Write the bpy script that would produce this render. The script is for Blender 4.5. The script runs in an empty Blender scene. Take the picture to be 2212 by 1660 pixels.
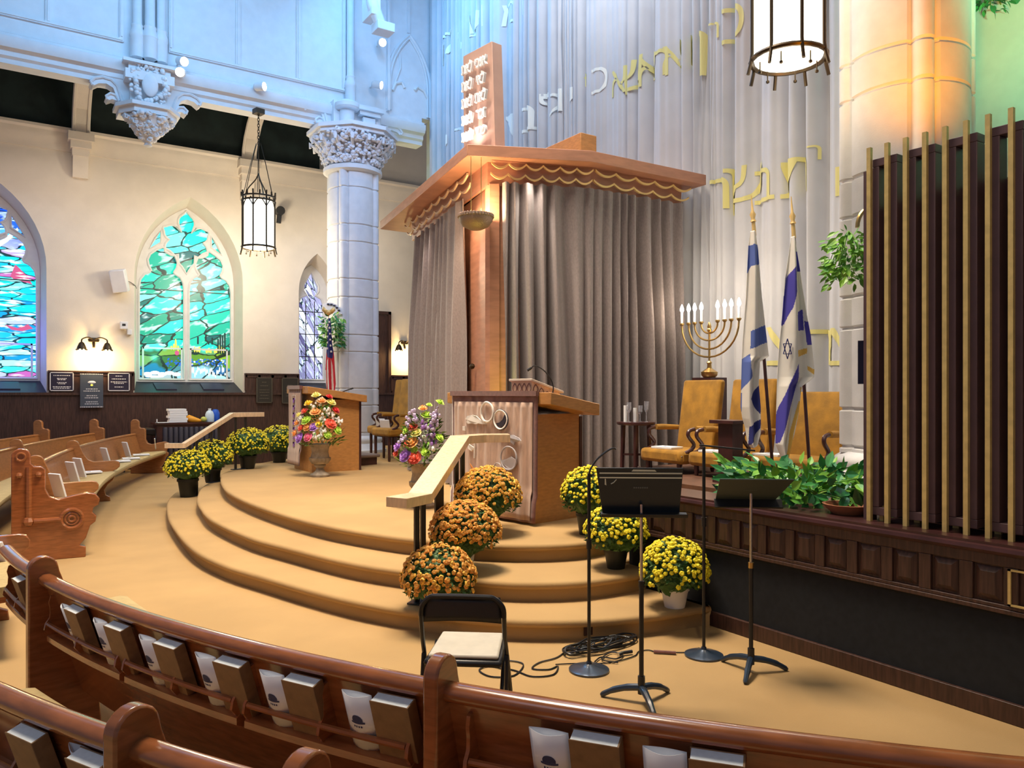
import bpy, bmesh, math, random
from math import sin, cos, pi, radians, hypot, atan2, sqrt
from mathutils import Vector, Matrix, noise
scene = bpy.context.scene
COL = scene.collection
# ---------------- camera, world, exposure, big lights ----------------
YAW = radians(33.6); FPX = 1660.0; EYE = 1.75; HOR = 849.0
cam = bpy.data.cameras.new('camera'); camo = bpy.data.objects.new('camera', cam); COL.objects.link(camo)
camo.location = (0, 0, EYE); camo.rotation_euler = (pi/2, 0, -YAW)
cam.sensor_width = 36; cam.lens = FPX/2212*36; cam.shift_y = (HOR-830)/2212; cam.clip_end = 200; cam.clip_start = .05
scene.camera = camo
scene.view_settings.view_transform = 'Standard'; scene.view_settings.look = 'None'
scene.view_settings.exposure = 0.0; scene.view_settings.gamma = 1; scene.view_settings.use_curve_mapping = False
w = bpy.data.worlds.new('world'); scene.world = w; w.use_nodes = True
w.node_tree.nodes['Background'].inputs[0].default_value = (.80, .84, 1, 1)
w.node_tree.nodes['Background'].inputs[1].default_value = .17

def lamp(kind, name, loc, target, energy, color, size=1.0, size_y=None, spot=None, blend=.5, parent=None):
    l = bpy.data.lights.new(name, kind); l.energy = energy; l.color = color
    if kind == 'AREA':
        l.size = size
        if size_y: l.shape = 'RECTANGLE'; l.size_y = size_y
    else: l.shadow_soft_size = size
    if kind == 'SPOT': l.spot_size = radians(spot); l.spot_blend = blend
    o = bpy.data.objects.new(name, l); COL.objects.link(o); o.location = loc
    if target is not None:
        o.rotation_euler = (Vector(target)-Vector(loc)).to_track_quat('-Z', 'Y').to_euler()
    if parent: o.parent = parent
    return o
lamp('AREA', 'ceiling_and_fill_light', (2.4, 6.4, 11.3), (2.6, 6.8, 0), 570, (1, .84, .66), 3.0).data.spread = radians(95)
lamp('AREA', 'ceiling_and_fill_light', (-3, 1, 7), (2, 6, .5), 42, (.70, .78, 1), 3)  # added cool fill from behind the camera, not a ceiling fitting
lamp('AREA', 'ceiling_and_fill_light', (-1.5, 11, 8), (1.0, 13, 0), 75, (.95, .88, .9), 2).data.spread = radians(110)
lamp('AREA', 'blue_uplight', (2.2, 12.4, 9.2), (2.5, 16, 9.2), 190, (.22, .56, 1), 5, .8)
lamp('AREA', 'blue_uplight', (6.0, 13.3, 10.8), (8.3, 13.5, 8.2), 190, (.16, .50, 1), 3, .8)
lamp('AREA', 'white_uplight', (6.6, 8.0, 10.6), (8.3, 8.4, 7.2), 250, (.80, .88, 1), 4, .8)
lamp('SPOT', 'column_spot', (2.5, 9.5, 10.5), (6.39, 15.9, 5.0), 1000, (.42, .52, 1), .3, spot=34, blend=.8)
lamp('SPOT', 'stage_spot', (0, 7, 9.5), (4.9, 9.6, 2.0), 680, (1, .84, .68), .12, spot=50, blend=.8)
lamp('SPOT', 'stage_spot', (1.5, 1.5, 9.5), (7.0, 6.0, 1.6), 230, (1, .84, .64), .12, spot=42, blend=.7)
lamp('SPOT', 'stage_spot', (2.6, 7.8, 10.5), (3.4, 7.6, .4), 1300, (1, .76, .48), .2, spot=60, blend=.9)
lamp('SPOT', 'tablet_spot', (4.80, 8.32, 4.80), (5.02, 8.33, 5.5), 24, (1, .80, .70), .04, spot=110, blend=.8)
lamp('SPOT', 'canopy_downlight', (4.84, 8.80, 4.55), (5.14, 8.48, 2.9), 150, (1, .68, .44), .05, spot=80, blend=.8)
lamp('SPOT', 'canopy_downlight', (5.45, 7.72, 4.58), (5.55, 7.92, 2.6), 60, (1, .86, .72), .04, spot=60, blend=.8)
lamp('SPOT', 'canopy_downlight', (5.33, 10.7, 4.58), (5.52, 10.7, 2.6), 45, (1, .80, .70), .04, spot=50, blend=.8)
lamp('SPOT', 'ark_uplight', (5.0, 7.78, .95), (5.20, 8.02, 3.0), 70, (.95, .95, .08), .03, spot=40, blend=.8)
lamp('SPOT', 'green_uplight', (6.3, .6, 3.8), (8.5, 2.3, 6.0), 900, (.38, 1, .52), .15, spot=80, blend=.8)
lamp('SPOT', 'amber_uplight', (5.3, 2.6, 3.3), (7.0, 3.7, 6.4), 330, (1, .34, .0), .1, spot=80, blend=.8)
lamp('SPOT', 'lattice_fill_spot', (1.0, .5, 8.0), (4.6, 2.2, 2.0), 300, (1, .82, .5), .1, spot=34, blend=.8)  # added spot to brighten the brass slats and bar faces
lamp('SPOT', 'yellow_uplight', (8.05, 15.2, 5.6), (8.2, 16.0, 8.5), 25, (.7, 1, .25), .1, spot=60, blend=.8)
lamp('AREA', 'balcony_light', (3.5, 17.2, 7.2), (4.0, 19.5, 3.2), 24, (1, .86, .66), 6, .8).data.spread = radians(120)
lamp('AREA', 'balcony_light', (.2, 16.8, 7.0), (.5, 19.5, 3), 18, (1, .82, .85), 3, .8).data.spread = radians(120)
lamp('POINT', 'blue_reveal_fill', (-.15, 19.55, 2.9), None, 26, (.12, .12, 1), .05)  # added lamp in the recess, tints the reveal like light through blue glass
lamp('POINT', 'green_reveal_fill', (3.1, 19.75, 2.6), None, 6, (.05, 1, .65), .05)  # added lamp giving the green window's reveal its coloured light
lamp('AREA', 'lobby_light', (7.6, 17.6, 6.4), (8.8, 19.5, 4), 26, (1, .86, .68), 1.5, .8)

# ---------------- measuring helpers (photo ray -> point on a plane of the room) ----------------
Fw = Vector((sin(YAW), cos(YAW))); Rt = Vector((cos(YAW), -sin(YAW)))
def PZ(u, v, z):
    D = (EYE-z)*FPX/(v-HOR); p = Fw*D+Rt*((u-1106)/FPX*D); return p.x, p.y
def PY(u, v, y):
    k = Fw+Rt*((u-1106)/FPX); D = y/k.y; return k.x*D, EYE-(v-HOR)/FPX*D
def PX(u, v, x):
    k = Fw+Rt*((u-1106)/FPX); D = x/k.x; return k.y*D, EYE-(v-HOR)/FPX*D
def PD(u, v, D):
    p = Fw*D+Rt*((u-1106)/FPX*D); return p.x, p.y, EYE-(v-HOR)/FPX*D
# ---------------- materials ----------------
def mat(name, col, rough=.6, metal=0, emit=0, ecol=None, var=0, scale=8, bump=0, bscale=60, stretch=None, col2=None, coat=0, sheen=0, trans=0, alpha=1):
    m = bpy.data.materials.new(name); m.use_nodes = True; nt = m.node_tree; N = nt.nodes; L = nt.links
    b = N['Principled BSDF']; c = tuple(col)+(1,)
    b.inputs['Base Color'].default_value = c; b.inputs['Roughness'].default_value = rough; b.inputs['Metallic'].default_value = metal
    if coat: b.inputs['Coat Weight'].default_value = coat; b.inputs['Coat Roughness'].default_value = .12
    if sheen: b.inputs['Sheen Weight'].default_value = sheen
    if trans: b.inputs['Transmission Weight'].default_value = trans
    if emit:
        b.inputs['Emission Color'].default_value = tuple(ecol or col)+(1,); b.inputs['Emission Strength'].default_value = emit
    if var or col2 or bump:
        tc = N.new('ShaderNodeTexCoord'); mp = N.new('ShaderNodeMapping'); L.new(tc.outputs['Object'], mp.inputs[0])
        if stretch: mp.inputs['Scale'].default_value = stretch
    if var or col2:
        nz = N.new('ShaderNodeTexNoise'); nz.inputs['Scale'].default_value = scale; nz.inputs['Detail'].default_value = 5
        L.new(mp.outputs[0], nz.inputs['Vector'])
        r = N.new('ShaderNodeValToRGB'); L.new(nz.outputs['Fac'], r.inputs[0])
        c2 = col2 or [min(1, x*(1+var)) for x in col]; c1 = col if col2 else [x*(1-var) for x in col]
        r.color_ramp.elements[0].position = .35; r.color_ramp.elements[1].position = .65
        r.color_ramp.elements[0].color = tuple(c1)+(1,); r.color_ramp.elements[1].color = tuple(c2)+(1,)
        L.new(r.outputs[0], b.inputs['Base Color'])
    if bump:
        n2 = N.new('ShaderNodeTexNoise'); n2.inputs['Scale'].default_value = bscale; n2.inputs['Detail'].default_value = 3
        L.new(mp.outputs[0], n2.inputs['Vector'])
        bp = N.new('ShaderNodeBump'); bp.inputs['Strength'].default_value = bump; bp.inputs['Distance'].default_value = .02
        L.new(n2.outputs['Fac'], bp.inputs['Height']); L.new(bp.outputs[0], b.inputs['Normal'])
    return m
M = {}
M['carpet'] = mat('carpet', (.46, .295, .125), .95, var=.07, scale=1.2, bump=.35, bscale=350)
M['wall'] = mat('plaster', (.74, .67, .585), .85, var=.03, scale=3, bump=.15, bscale=60)
M['white_stone'] = mat('white_paint', (.74, .74, .76), .6, var=.03, scale=5, bump=.05)
M['stone'] = mat('cast_stone', (.72, .71, .70), .7, var=.04, scale=6, bump=.08, bscale=90)
M['pink_stone'] = mat('cornice_paint', (.62, .55, .50), .7, var=.04, scale=5)
M['oak'] = mat('pew_oak', (.31, .10, .032), .22, var=.18, scale=3, stretch=(3, 3, 18), coat=.7)
M['oak_light'] = mat('pew_oak_light', (.36, .150, .050), .30, var=.15, scale=3, stretch=(3, 3, 18), coat=.25)
M['oak_dark'] = mat('dark_oak', (.06, .027, .020), .45, var=.35, scale=4, stretch=(14, 14, 1.2))
M['mahog'] = mat('dark_mahogany', (.055, .018, .018), .35, var=.3, scale=5, coat=.2)
M['maple'] = mat('honey_wood', (.50, .24, .075), .4, var=.12, scale=3, stretch=(4, 4, 14), coat=.15)
M['cherry'] = mat('cherry_wood', (.44, .21, .13), .45, var=.12, scale=2, stretch=(2, 2, 9))
M['tabletwood'] = mat('pink_tablet_wood', (.50, .33, .28), .5, var=.08, scale=3)
M['railwood'] = mat('rail_maple', (.76, .56, .36), .25, var=.1, scale=4, stretch=(10, 10, 2), coat=.2)
M['cushion'] = mat('olive_cushion', (.47, .36, .17), .9, var=.08, scale=20, bump=.2)
M['gold_velvet'] = mat('gold_velvet', (.36, .175, .013), .8, var=.22, scale=7, sheen=.1, bump=.1)
M['black'] = mat('black_metal', (.012, .012, .014), .4)
M['blackblue'] = mat('black_enamel', (.02, .035, .06), .3, coat=.4)
M['blackfab'] = mat('charcoal_cloth', (.010, .012, .016), .9, var=.2, scale=20)
M['iron'] = mat('dark_bronze', (.05, .035, .02), .4, .7)
M['brass'] = mat('brass', (.62, .42, .16), .3, 1)
M['brassflat'] = mat('brushed_brass', (.66, .50, .20), .5, .35, var=.1, scale=20)
M['gold'] = mat('gold_leaf', (.85, .60, .24), .4, .3)
M['chrome'] = mat('chrome', (.6, .6, .62), .25, 1)
M['white'] = mat('white_paper', (.82, .84, .88), .7)
M['pages'] = mat('page_edges', (.80, .88, .92), .8, var=.04, scale=60)
M['leather'] = mat('tan_book_cover', (.24, .135, .06), .55, var=.12, scale=30)
M['ink'] = mat('navy_ink', (.03, .035, .12), .6)
M['creamseat'] = mat('cream_vinyl', (.62, .57, .46), .5, var=.06, scale=12)
M['lattice'] = mat('plum_brown_lattice', (.085, .045, .055), .5, var=.1, scale=8)
M['dark'] = mat('dark_backing', (.006, .005, .008), .9)
M['nave'] = mat('nave_ceiling', (.30, .28, .26), .8)
M['darkceil'] = mat('dark_green_ceiling', (.010, .022, .022), .8, var=.3, scale=3)
M['curt'] = mat('silver_grey_drape', (.60, .61, .64), .65, var=.05, scale=2, sheen=.3)
M['taupe'] = mat('taupe_drape', (.235, .195, .188), .8, var=.10, scale=60, stretch=(1, 1, .5), sheen=.3, bump=.25, bscale=220)
M['letter'] = mat('yellow_projected_letter', (.80, .74, .30), .7)
M['letterw'] = mat('pale_projected_letter', (.92, .95, .90), .7)
M['potblack'] = mat('black_plastic_pot', (.012, .015, .012), .45)
M['potwhite'] = mat('white_plastic_pot', (.72, .72, .74), .45)
M['terra'] = mat('terracotta', (.35, .13, .06), .7)
M['leafd'] = mat('dark_mum_leaf', (.035, .095, .022), .6, col2=(.05, .14, .025), scale=30)
M['leafg'] = mat('bright_leaf', (.10, .34, .05), .4, col2=(.28, .55, .06), scale=9)
M['leafb'] = mat('glossy_leaf', (.02, .13, .055), .3, col2=(.06, .30, .07), scale=7)
M['yel'] = mat('yellow_petals', (.86, .74, .02), .6, col2=(.68, .56, .01), scale=40)
M['org'] = mat('amber_petals', (.72, .27, .045), .6, col2=(.78, .40, .06), scale=25)
M['orgy'] = mat('golden_petals', (.80, .42, .045), .6, col2=(.82, .50, .06), scale=25)
M['orgc'] = mat('bloom_centre', (.45, .20, .02), .7)
M['urn'] = mat('weathered_urn', (.33, .27, .20), .8, var=.25, scale=10, bump=.3)
M['red'] = mat('red_cloth', (.62, .03, .05), .7)
M['navy'] = mat('navy_cloth', (.03, .04, .22), .7)
M['iblue'] = mat('royal_blue_cloth', (.07, .06, .42), .7)
M['sblue'] = mat('faded_blue_cloth', (.10, .16, .48), .7)
M['flagw'] = mat('white_flag_cloth', (.82, .80, .74), .7, var=.03)
M['fringe'] = mat('gold_fringe', (.80, .50, .10), .6)
M['maroon'] = mat('maroon_velvet', (.17, .065, .055), .85, var=.15, scale=30, sheen=.5)
M['mauve'] = mat('mauve_velvet', (.50, .335, .25), .8, var=.12, scale=7, stretch=(5, 5, 1), sheen=.5)
M['signblk'] = mat('dark_plaque', (.03, .03, .05), .4)
M['lantern'] = mat('lit_glass', (1, .95, .8), .5, emit=2.2, ecol=(1, .95, .80))
M['bulb'] = mat('lit_bulb', (1, 1, 1), .5, emit=14, ecol=(1, .95, .88))
M['sconce'] = mat('lit_shade', (1, .9, .6), .5, emit=9, ecol=(1, .80, .38))
M['crystal'] = mat('clear_glass', (.9, .93, 1), .05, trans=.9)
M['bluebot'] = mat('blue_plastic', (.02, .10, .55), .3)
M['jug'] = mat('milky_plastic', (.55, .68, .82), .4)
M['gourd'] = mat('orange_gourd', (.85, .36, .02), .5)
M['gourdg'] = mat('green_gourd', (.52, .56, .12), .5)
M['grass'] = mat('brown_vinyl', (.06, .035, .03), .3, coat=.3)
M['bowl'] = mat('bronze_bowl', (.30, .22, .17), .45, .5, bump=.4, bscale=60)
M['leafs'] = M['leafg']

# ---------------- mesh builder ----------------
class MB:
    def __init__(s): s.v = []; s.f = []; s.mi = []; s.m = 0; s.X = None
    def add(s, vs, fs):
        o = len(s.v)
        if s.X is not None: vs = [tuple(s.X @ Vector(p)) for p in vs]
        s.v += [tuple(p) for p in vs]; s.f += [tuple(i+o for i in f) for f in fs]; s.mi += [s.m]*len(fs); return s
    def box(s, x0, y0, z0, x1, y1, z1):
        v = [(x, y, z) for x in (x0, x1) for y in (y0, y1) for z in (z0, z1)]
        return s.add(v, [(0, 1, 3, 2), (4, 6, 7, 5), (0, 4, 5, 1), (2, 3, 7, 6), (0, 2, 6, 4), (1, 5, 7, 3)])
    def obox(s, c, size, rz=0, rx=0, ry=0):
        X = Matrix.Translation(c) @ Matrix.Rotation(rz, 4, 'Z') @ Matrix.Rotation(ry, 4, 'Y') @ Matrix.Rotation(rx, 4, 'X')
        a, b, d = [q/2 for q in size]
        v = [tuple(X @ Vector((x, y, z))) for x in (-a, a) for y in (-b, b) for z in (-d, d)]
        return s.add(v, [(0, 1, 3, 2), (4, 6, 7, 5), (0, 4, 5, 1), (2, 3, 7, 6), (0, 2, 6, 4), (1, 5, 7, 3)])
    def bar(s, p, q, wd, ht=None, up=(0, 0, 1)):
        p = Vector(p); q = Vector(q); d = (q-p).normalized(); u = Vector(up)
        if abs(d.dot(u)) > .99: u = Vector((1, 0, 0))
        a = d.cross(u).normalized(); b = a.cross(d).normalized(); ht = ht or wd
        v = [t+a*(i*wd/2)+b*(j*ht/2) for t in (p, q) for i, j in ((-1, -1), (1, -1), (1, 1), (-1, 1))]
        return s.add(v, [(3, 2, 1, 0), (4, 5, 6, 7), (0, 1, 5, 4), (1, 2, 6, 5), (2, 3, 7, 6), (3, 0, 4, 7)])
    def prism(s, poly, fn, t0, t1):
        n = len(poly); v = [fn(a, b, t0) for a, b in poly]+[fn(a, b, t1) for a, b in poly]
        return s.add(v, [tuple(range(n))[::-1], tuple(range(n, 2*n))]+[(i, (i+1) % n, n+(i+1) % n, n+i) for i in range(n)])
    def lathe(s, prof, c=(0, 0, 0), n=20, sx=1, sy=1, wob=None):
        v = []; f = []
        for r, z in prof:
            for k in range(n):
                a = 2*pi*k/n; rr = r*(1+(wob(a) if wob else 0))
                v.append((c[0]+rr*cos(a)*sx, c[1]+rr*sin(a)*sy, c[2]+z))
        m = len(prof)
        for i in range(m-1):
            for k in range(n):
                k2 = (k+1) % n; f.append((i*n+k, i*n+k2, (i+1)*n+k2, (i+1)*n+k))
        f.append(tuple(range(n))[::-1]); f.append(tuple(range((m-1)*n, m*n)))
        return s.add(v, f)
    def cyl(s, c, r, h, n=16): return s.lathe([(r, 0), (r, h)], c, n)
    def tube(s, pts, r, n=8, closed=False):
        P_ = [Vector(p) for p in pts]; m = len(P_); v = []; f = []; prev = None
        for i, p in enumerate(P_):
            if closed: d = P_[(i+1) % m]-P_[i-1]
            else: d = P_[min(i+1, m-1)]-P_[max(i-1, 0)]
            d.normalize()
            if prev is None:
                a = d.cross(Vector((0, 0, 1)))
                if a.length < .1: a = d.cross(Vector((1, 0, 0)))
            else: a = prev-d*prev.dot(d)
            a.normalize(); prev = a; b = d.cross(a); rr = r[i] if isinstance(r, (list, tuple)) else r
            for k in range(n):
                t = 2*pi*k/n; v.append(p+a*(cos(t)*rr)+b*(sin(t)*rr))
        for i in range(m if closed else m-1):
            j = (i+1) % m
            for k in range(n): f.append((i*n+k, i*n+(k+1) % n, j*n+(k+1) % n, j*n+k))
        if not closed: f += [tuple(range(n))[::-1], tuple(range((m-1)*n, m*n))]
        return s.add(v, f)
    def ball(s, c, r, n=12, sc=(1, 1, 1), amp=0):
        v = []; f = []; m = n//2
        for i in range(1, m):
            for k in range(n):
                a = pi*i/m; t = 2*pi*k/n; d = Vector((sin(a)*cos(t), sin(a)*sin(t), cos(a)))
                rr = r*(1+amp*noise.noise(d*3+Vector(c))) if amp else r
                v.append((c[0]+d.x*rr*sc[0], c[1]+d.y*rr*sc[1], c[2]+d.z*rr*sc[2]))
        v += [(c[0], c[1], c[2]+r*sc[2]), (c[0], c[1], c[2]-r*sc[2])]; q = len(v)
        for i in range(m-2):
            for k in range(n): f.append((i*n+k, (i+1)*n+k, (i+1)*n+(k+1) % n, i*n+(k+1) % n))
        for k in range(n): f += [(q-2, k, (k+1) % n), (q-1, (m-2)*n+(k+1) % n, (m-2)*n+k)]
        return s.add(v, f)
    def grid(s, fn, nu, nv, cm=None):
        v = [fn(i/nu, j/nv) for j in range(nv+1) for i in range(nu+1)]; o = s.m
        vs = len(s.v)
        if s.X is not None: v = [tuple(s.X @ Vector(p)) for p in v]
        s.v += [tuple(p) for p in v]
        for j in range(nv):
            for i in range(nu):
                a = vs+j*(nu+1)+i; s.f.append((a, a+1, a+nu+2, a+nu+1)); s.mi.append(cm((i+.5)/nu, (j+.5)/nv) if cm else o)
        return s
    def plate(s, outer, holes, fn, t0, t1):
        """flat plate with holes; fn(a,b,t)->xyz"""
        bm = bmesh.new(); loops = []
        for lp in [outer]+holes:
            vs = [bm.verts.new((a, b, 0)) for a, b in lp]; loops.append(vs)
            for i in range(len(vs)): bm.edges.new((vs[i], vs[(i+1) % len(vs)]))
        bmesh.ops.triangle_fill(bm, use_beauty=True, use_dissolve=False, edges=bm.edges[:])
        bm.verts.index_update(); co = [(q.co.x, q.co.y) for q in bm.verts]; fs = [tuple(q.index for q in f.verts) for f in bm.faces]
        ids = [[q.index for q in lp] for lp in loops]; bm.free(); n = len(co)
        v = [fn(a, b, t0) for a, b in co]+[fn(a, b, t1) for a, b in co]
        f = [t for t in fs]+[tuple(i+n for i in t[::-1]) for t in fs]
        for lp in ids:
            for i in range(len(lp)): a, b = lp[i], lp[(i+1) % len(lp)]; f.append((a, b, b+n, a+n))
        return s.add(v, f)
    def build(s, name, m, parent=None, bevel=0, smooth=40, solid=0, sub=0):
        me = bpy.data.meshes.new(name); me.from_pydata(s.v, [], s.f)
        ms = m if isinstance(m, (list, tuple)) else [m]
        for q in ms: me.materials.append(M[q] if isinstance(q, str) else q)
        if len(ms) > 1: me.polygons.foreach_set('material_index', s.mi)
        bm = bmesh.new(); bm.from_mesh(me)
        if not solid: bmesh.ops.recalc_face_normals(bm, faces=bm.faces[:])
        bm.to_mesh(me); bm.free()
        if smooth:
            me.polygons.foreach_set('use_smooth', [True]*len(me.polygons)); me.set_sharp_from_angle(angle=radians(smooth))
        o = bpy.data.objects.new(name, me); COL.objects.link(o)
        if parent: o.parent = parent
        if solid: d = o.modifiers.new('solid', 'SOLIDIFY'); d.thickness = solid; d.offset = 0
        if bevel:
            b = o.modifiers.new('bevel', 'BEVEL'); b.width = bevel; b.segments = 2; b.limit_method = 'ANGLE'; b.angle_limit = radians(50); b.harden_normals = False
        if sub: q = o.modifiers.new('sub', 'SUBSURF'); q.levels = sub; q.render_levels = sub
        return o
def tag(o, label=None, cat=None, group=None, kind=None):
    if label: o['label'] = label
    if cat: o['category'] = cat
    if group: o['group'] = group
    if kind: o['kind'] = kind
    return o
def T(name, label, cat, loc=(0, 0, 0), rz=0, group=None):
    o = bpy.data.objects.new(name, None); COL.objects.link(o); o.empty_display_size = .1
    o.location = loc; o.rotation_euler = (0, 0, rz); return tag(o, label, cat, group)
def dup(r, loc=None, rz=None, label=None, scale=None):
    def cp(o, par):
        c = o.copy(); COL.objects.link(c)
        if par is not None: c.parent = par
        for ch in kids.get(o, []): cp(ch, c)
        return c
    kids = {}
    def walk(o):
        kids[o] = list(o.children)
        for ch in kids[o]: walk(ch)
    walk(r); c = cp(r, None)
    if loc is not None: c.location = loc
    if rz is not None: c.rotation_euler = (0, 0, rz)
    if scale: c.scale = scale if isinstance(scale, (tuple, list)) else (scale,)*3
    if label: c['label'] = label
    return c
def struct(o): o['kind'] = 'structure'; return o
def spline(P_, n=8, closed=False):
    out = []; m = len(P_)
    for i in range(m if closed else m-1):
        g = lambda k: Vector(P_[k % m] if closed else P_[max(0, min(m-1, k))])
        a, b, c, d = g(i-1), g(i), g(i+1), g(i+2)
        for k in range(n):
            t = k/n; out.append(.5*((2*b)+(c-a)*t+(2*a-5*b+4*c-d)*t*t+(3*b-a-3*c+d)*t**3))
    if not closed: out.append(Vector(P_[-1]))
    return out
def textmesh(txt, size, extrude=0, bold=0):
    """mesh data of a line of text, baseline at y=0, starting x=0"""
    c = bpy.data.curves.new('t', 'FONT'); c.body = txt; c.size = size; c.extrude = extrude; c.offset = bold
    o = bpy.data.objects.new('t', c); COL.objects.link(o)
    bpy.context.view_layer.update(); dg = bpy.context.evaluated_depsgraph_get()
    me = bpy.data.meshes.new_from_object(o.evaluated_get(dg)); bpy.data.objects.remove(o); return me
def addtext(mb, txt, size, X, extrude=0, bold=0, center=False):
    me = textmesh(txt, size, extrude, bold); vs = [v.co.copy() for v in me.vertices]
    if not vs: return mb
    if center:
        cx = (min(v.x for v in vs)+max(v.x for v in vs))/2
        for v in vs: v.x -= cx
    mb.add([tuple(X @ v) for v in vs], [tuple(p.vertices) for p in me.polygons]); return mb
def basis(o, ax, ay):
    ax = Vector(ax).normalized(); ay = Vector(ay).normalized(); az = ax.cross(ay)
    X = Matrix.Identity(4)
    for i in range(3): X[i][0] = ax[i]; X[i][1] = ay[i]; X[i][2] = az[i]; X[i][3] = o[i]
    return X
random.seed(7)
# ---------------- setting: floor, platform, walls, gallery ----------------
struct(MB().box(-4, -3, -.2, 9.6, 20.2, 0).build('floor', 'carpet'))
def ring(poly_open, back, d):
    """outline inset by d along its curved part, closed at the back"""
    out = []; n = len(poly_open)
    for i, p in enumerate(poly_open):
        a = poly_open[max(0, i-1)]; b = poly_open[min(n-1, i+1)]; t = (b-a).normalized()
        out.append((p.x-t.y*d, p.y+t.x*d))
    return out+back
plat = T('stepped_platform', 'tan carpeted round platform with three curved steps', 'platform')
O_P = [(8.2, 17.4), (6.6, 16.9), (5.5, 15.9), (4.75, 15.0), (3.95, 14.25), (3.02, 12.94), (2.75, 12.07), (2.57, 11.21), (2.45, 10.33), (2.42, 9.23), (2.49, 8.07), (2.62, 7.22), (2.83, 6.54), (3.06, 6.05), (3.43, 5.55), (3.8, 5.27), (4.19, 5.15), (4.6, 5.2), (5.2, 5.2), (8.2, 5.2)]
O_2 = [(8.2, 17.9), (6.4, 17.6), (5.1, 16.6), (4.2, 15.5), (3.35, 14.2), (2.62, 12.6), (2.22, 11.11), (2.07, 10.14), (1.99, 9.15), (2.06, 7.9), (2.22, 7.14), (2.46, 6.22), (2.75, 5.6), (3.12, 4.98), (3.4, 4.73), (3.75, 4.58), (4.2, 4.54), (4.40, 4.57), (4.42, 4.8), (4.42, 4.95), (4.5, 4.99), (5.2, 5.0), (8.2, 5.0)]
O_1 = [(8.2, 18.5), (6.2, 18.2), (4.8, 17.3), (3.7, 15.9), (2.85, 14.6), (2.15, 12.7), (1.82, 10.95), (1.68, 9.55), (1.63, 8.3), (1.72, 7.42), (1.89, 6.76), (2.09, 6.05), (2.29, 5.5), (2.56, 5.0), (2.94, 4.53), (3.4, 4.21), (3.9, 4.04), (4.38, 3.97), (4.415, 4.02), (4.42, 4.4), (4.42, 4.8), (4.42, 4.95), (4.5, 4.99), (5.2, 5.0), (8.2, 5.0)]
RIS = .156
for k, O in enumerate((O_1, O_2, O_P)):
    c = spline([Vector((a, b, 0)) for a, b in O], 7)
    pr = [(.045, k*RIS), (.045, (k+1)*RIS-.065), (.012, (k+1)*RIS-.055), (0, (k+1)*RIS-.035), (.004, (k+1)*RIS-.014), (.02, (k+1)*RIS-.003), (.04, (k+1)*RIS)]
    mb = MB(); vs = []; n = len(c)
    for d, z in pr: vs += [(x, y, z) for x, y in ring(c, [], d)]
    f = [(i*n+j, i*n+j+1, (i+1)*n+j+1, (i+1)*n+j) for i in range(len(pr)-1) for j in range(n-1)]
    f.append(tuple(range((len(pr)-1)*n, len(pr)*n))); f.append(tuple(range(n))[::-1])
    f.append(tuple([i*n for i in range(len(pr))])+tuple([i*n+n-1 for i in range(len(pr))][::-1]))
    mb.add(vs, f); mb.build('platform_top' if k == 2 else 'step', 'carpet', plat, smooth=50)
FZ = 3*RIS
g = MB().box(0, 0, 0, .42, .012, .085).build('floor_grille', M['oak_dark']); g.location = (3.42, 4.225, .035); g.rotation_euler = (0, 0, radians(-6))
tag(g, 'brown outlet cover plate set in the lowest riser above the black cables', 'cover plate')

# left wall with window openings
YW = 19.5; YT = 20.0
def arch(x0, x1, zb, zs, za, n=10):
    """pointed arch outline, counter-clockwise from bottom left"""
    w_ = (x1-x0)/2; h = za-zs; r = (w_*w_+h*h)/(2*w_); cx = x0+r; th = atan2(h, cx-(x0+x1)/2)
    A = [(cx-r*cos(th*i/n), zs+r*sin(th*i/n)) for i in range(n+1)]
    return [(x1, zb), (x1, zs)]+[(x0+x1-a, b) for a, b in A[1:]]+A[:-1][::-1]+[(x0, zb)]
WIN = [dict(c=-.40, w=2.43, za=6.42, zs=4.45, iw=2.10, ia=6.2), dict(c=3.755, w=2.43, za=6.42, zs=4.45, iw=2.10, ia=6.2), dict(c=6.86, w=.98, za=5.38, zs=4.35, iw=.80, ia=5.1)]
holes = [arch(q['c']-q['w']/2, q['c']+q['w']/2, 1.76, q['zs'], q['za']) for q in WIN]+[[(8.5, 0.05), (8.85, .05), (8.85, 3.9), (8.5, 3.9)]]
mb = MB(); mb.plate([(-4, 0), (11, 0), (11, 9.2), (-4, 9.2)], holes, lambda a, b, t: (a, t, b), YW, YW+.04)
for q in WIN:
    A = arch(q['c']-q['w']/2, q['c']+q['w']/2, 1.76, q['zs'], q['za']); B = arch(q['c']-q['iw']/2-.06, q['c']+q['iw']/2+.06, 2.0, q['zs'], q['ia']+.05)
    n = len(A); mb.add([(a, YW, b) for a, b in A]+[(a, YT, b) for a, b in B], [(i, i+1, n+i+1, n+i) for i in range(n-1)])
mb.box(8.4, YW+.05, 0, 8.95, YW+.6, 4.0)
struct(mb.build('wall_left', 'wall', smooth=30))
d = MB(); d.box(8.5, YW-.02, 0, 8.85, YW+.05, 3.88); struct(d.build('door_1', 'oak_dark'))
d = MB(); d.box(8.42, YW-.06, 0, 8.5, YW, 3.98); d.box(8.85, YW-.06, 0, 8.93, YW, 3.98); d.box(8.42, YW-.06, 3.9, 8.93, YW, 3.98); struct(d.build('trim_1', 'oak_dark'))
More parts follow.
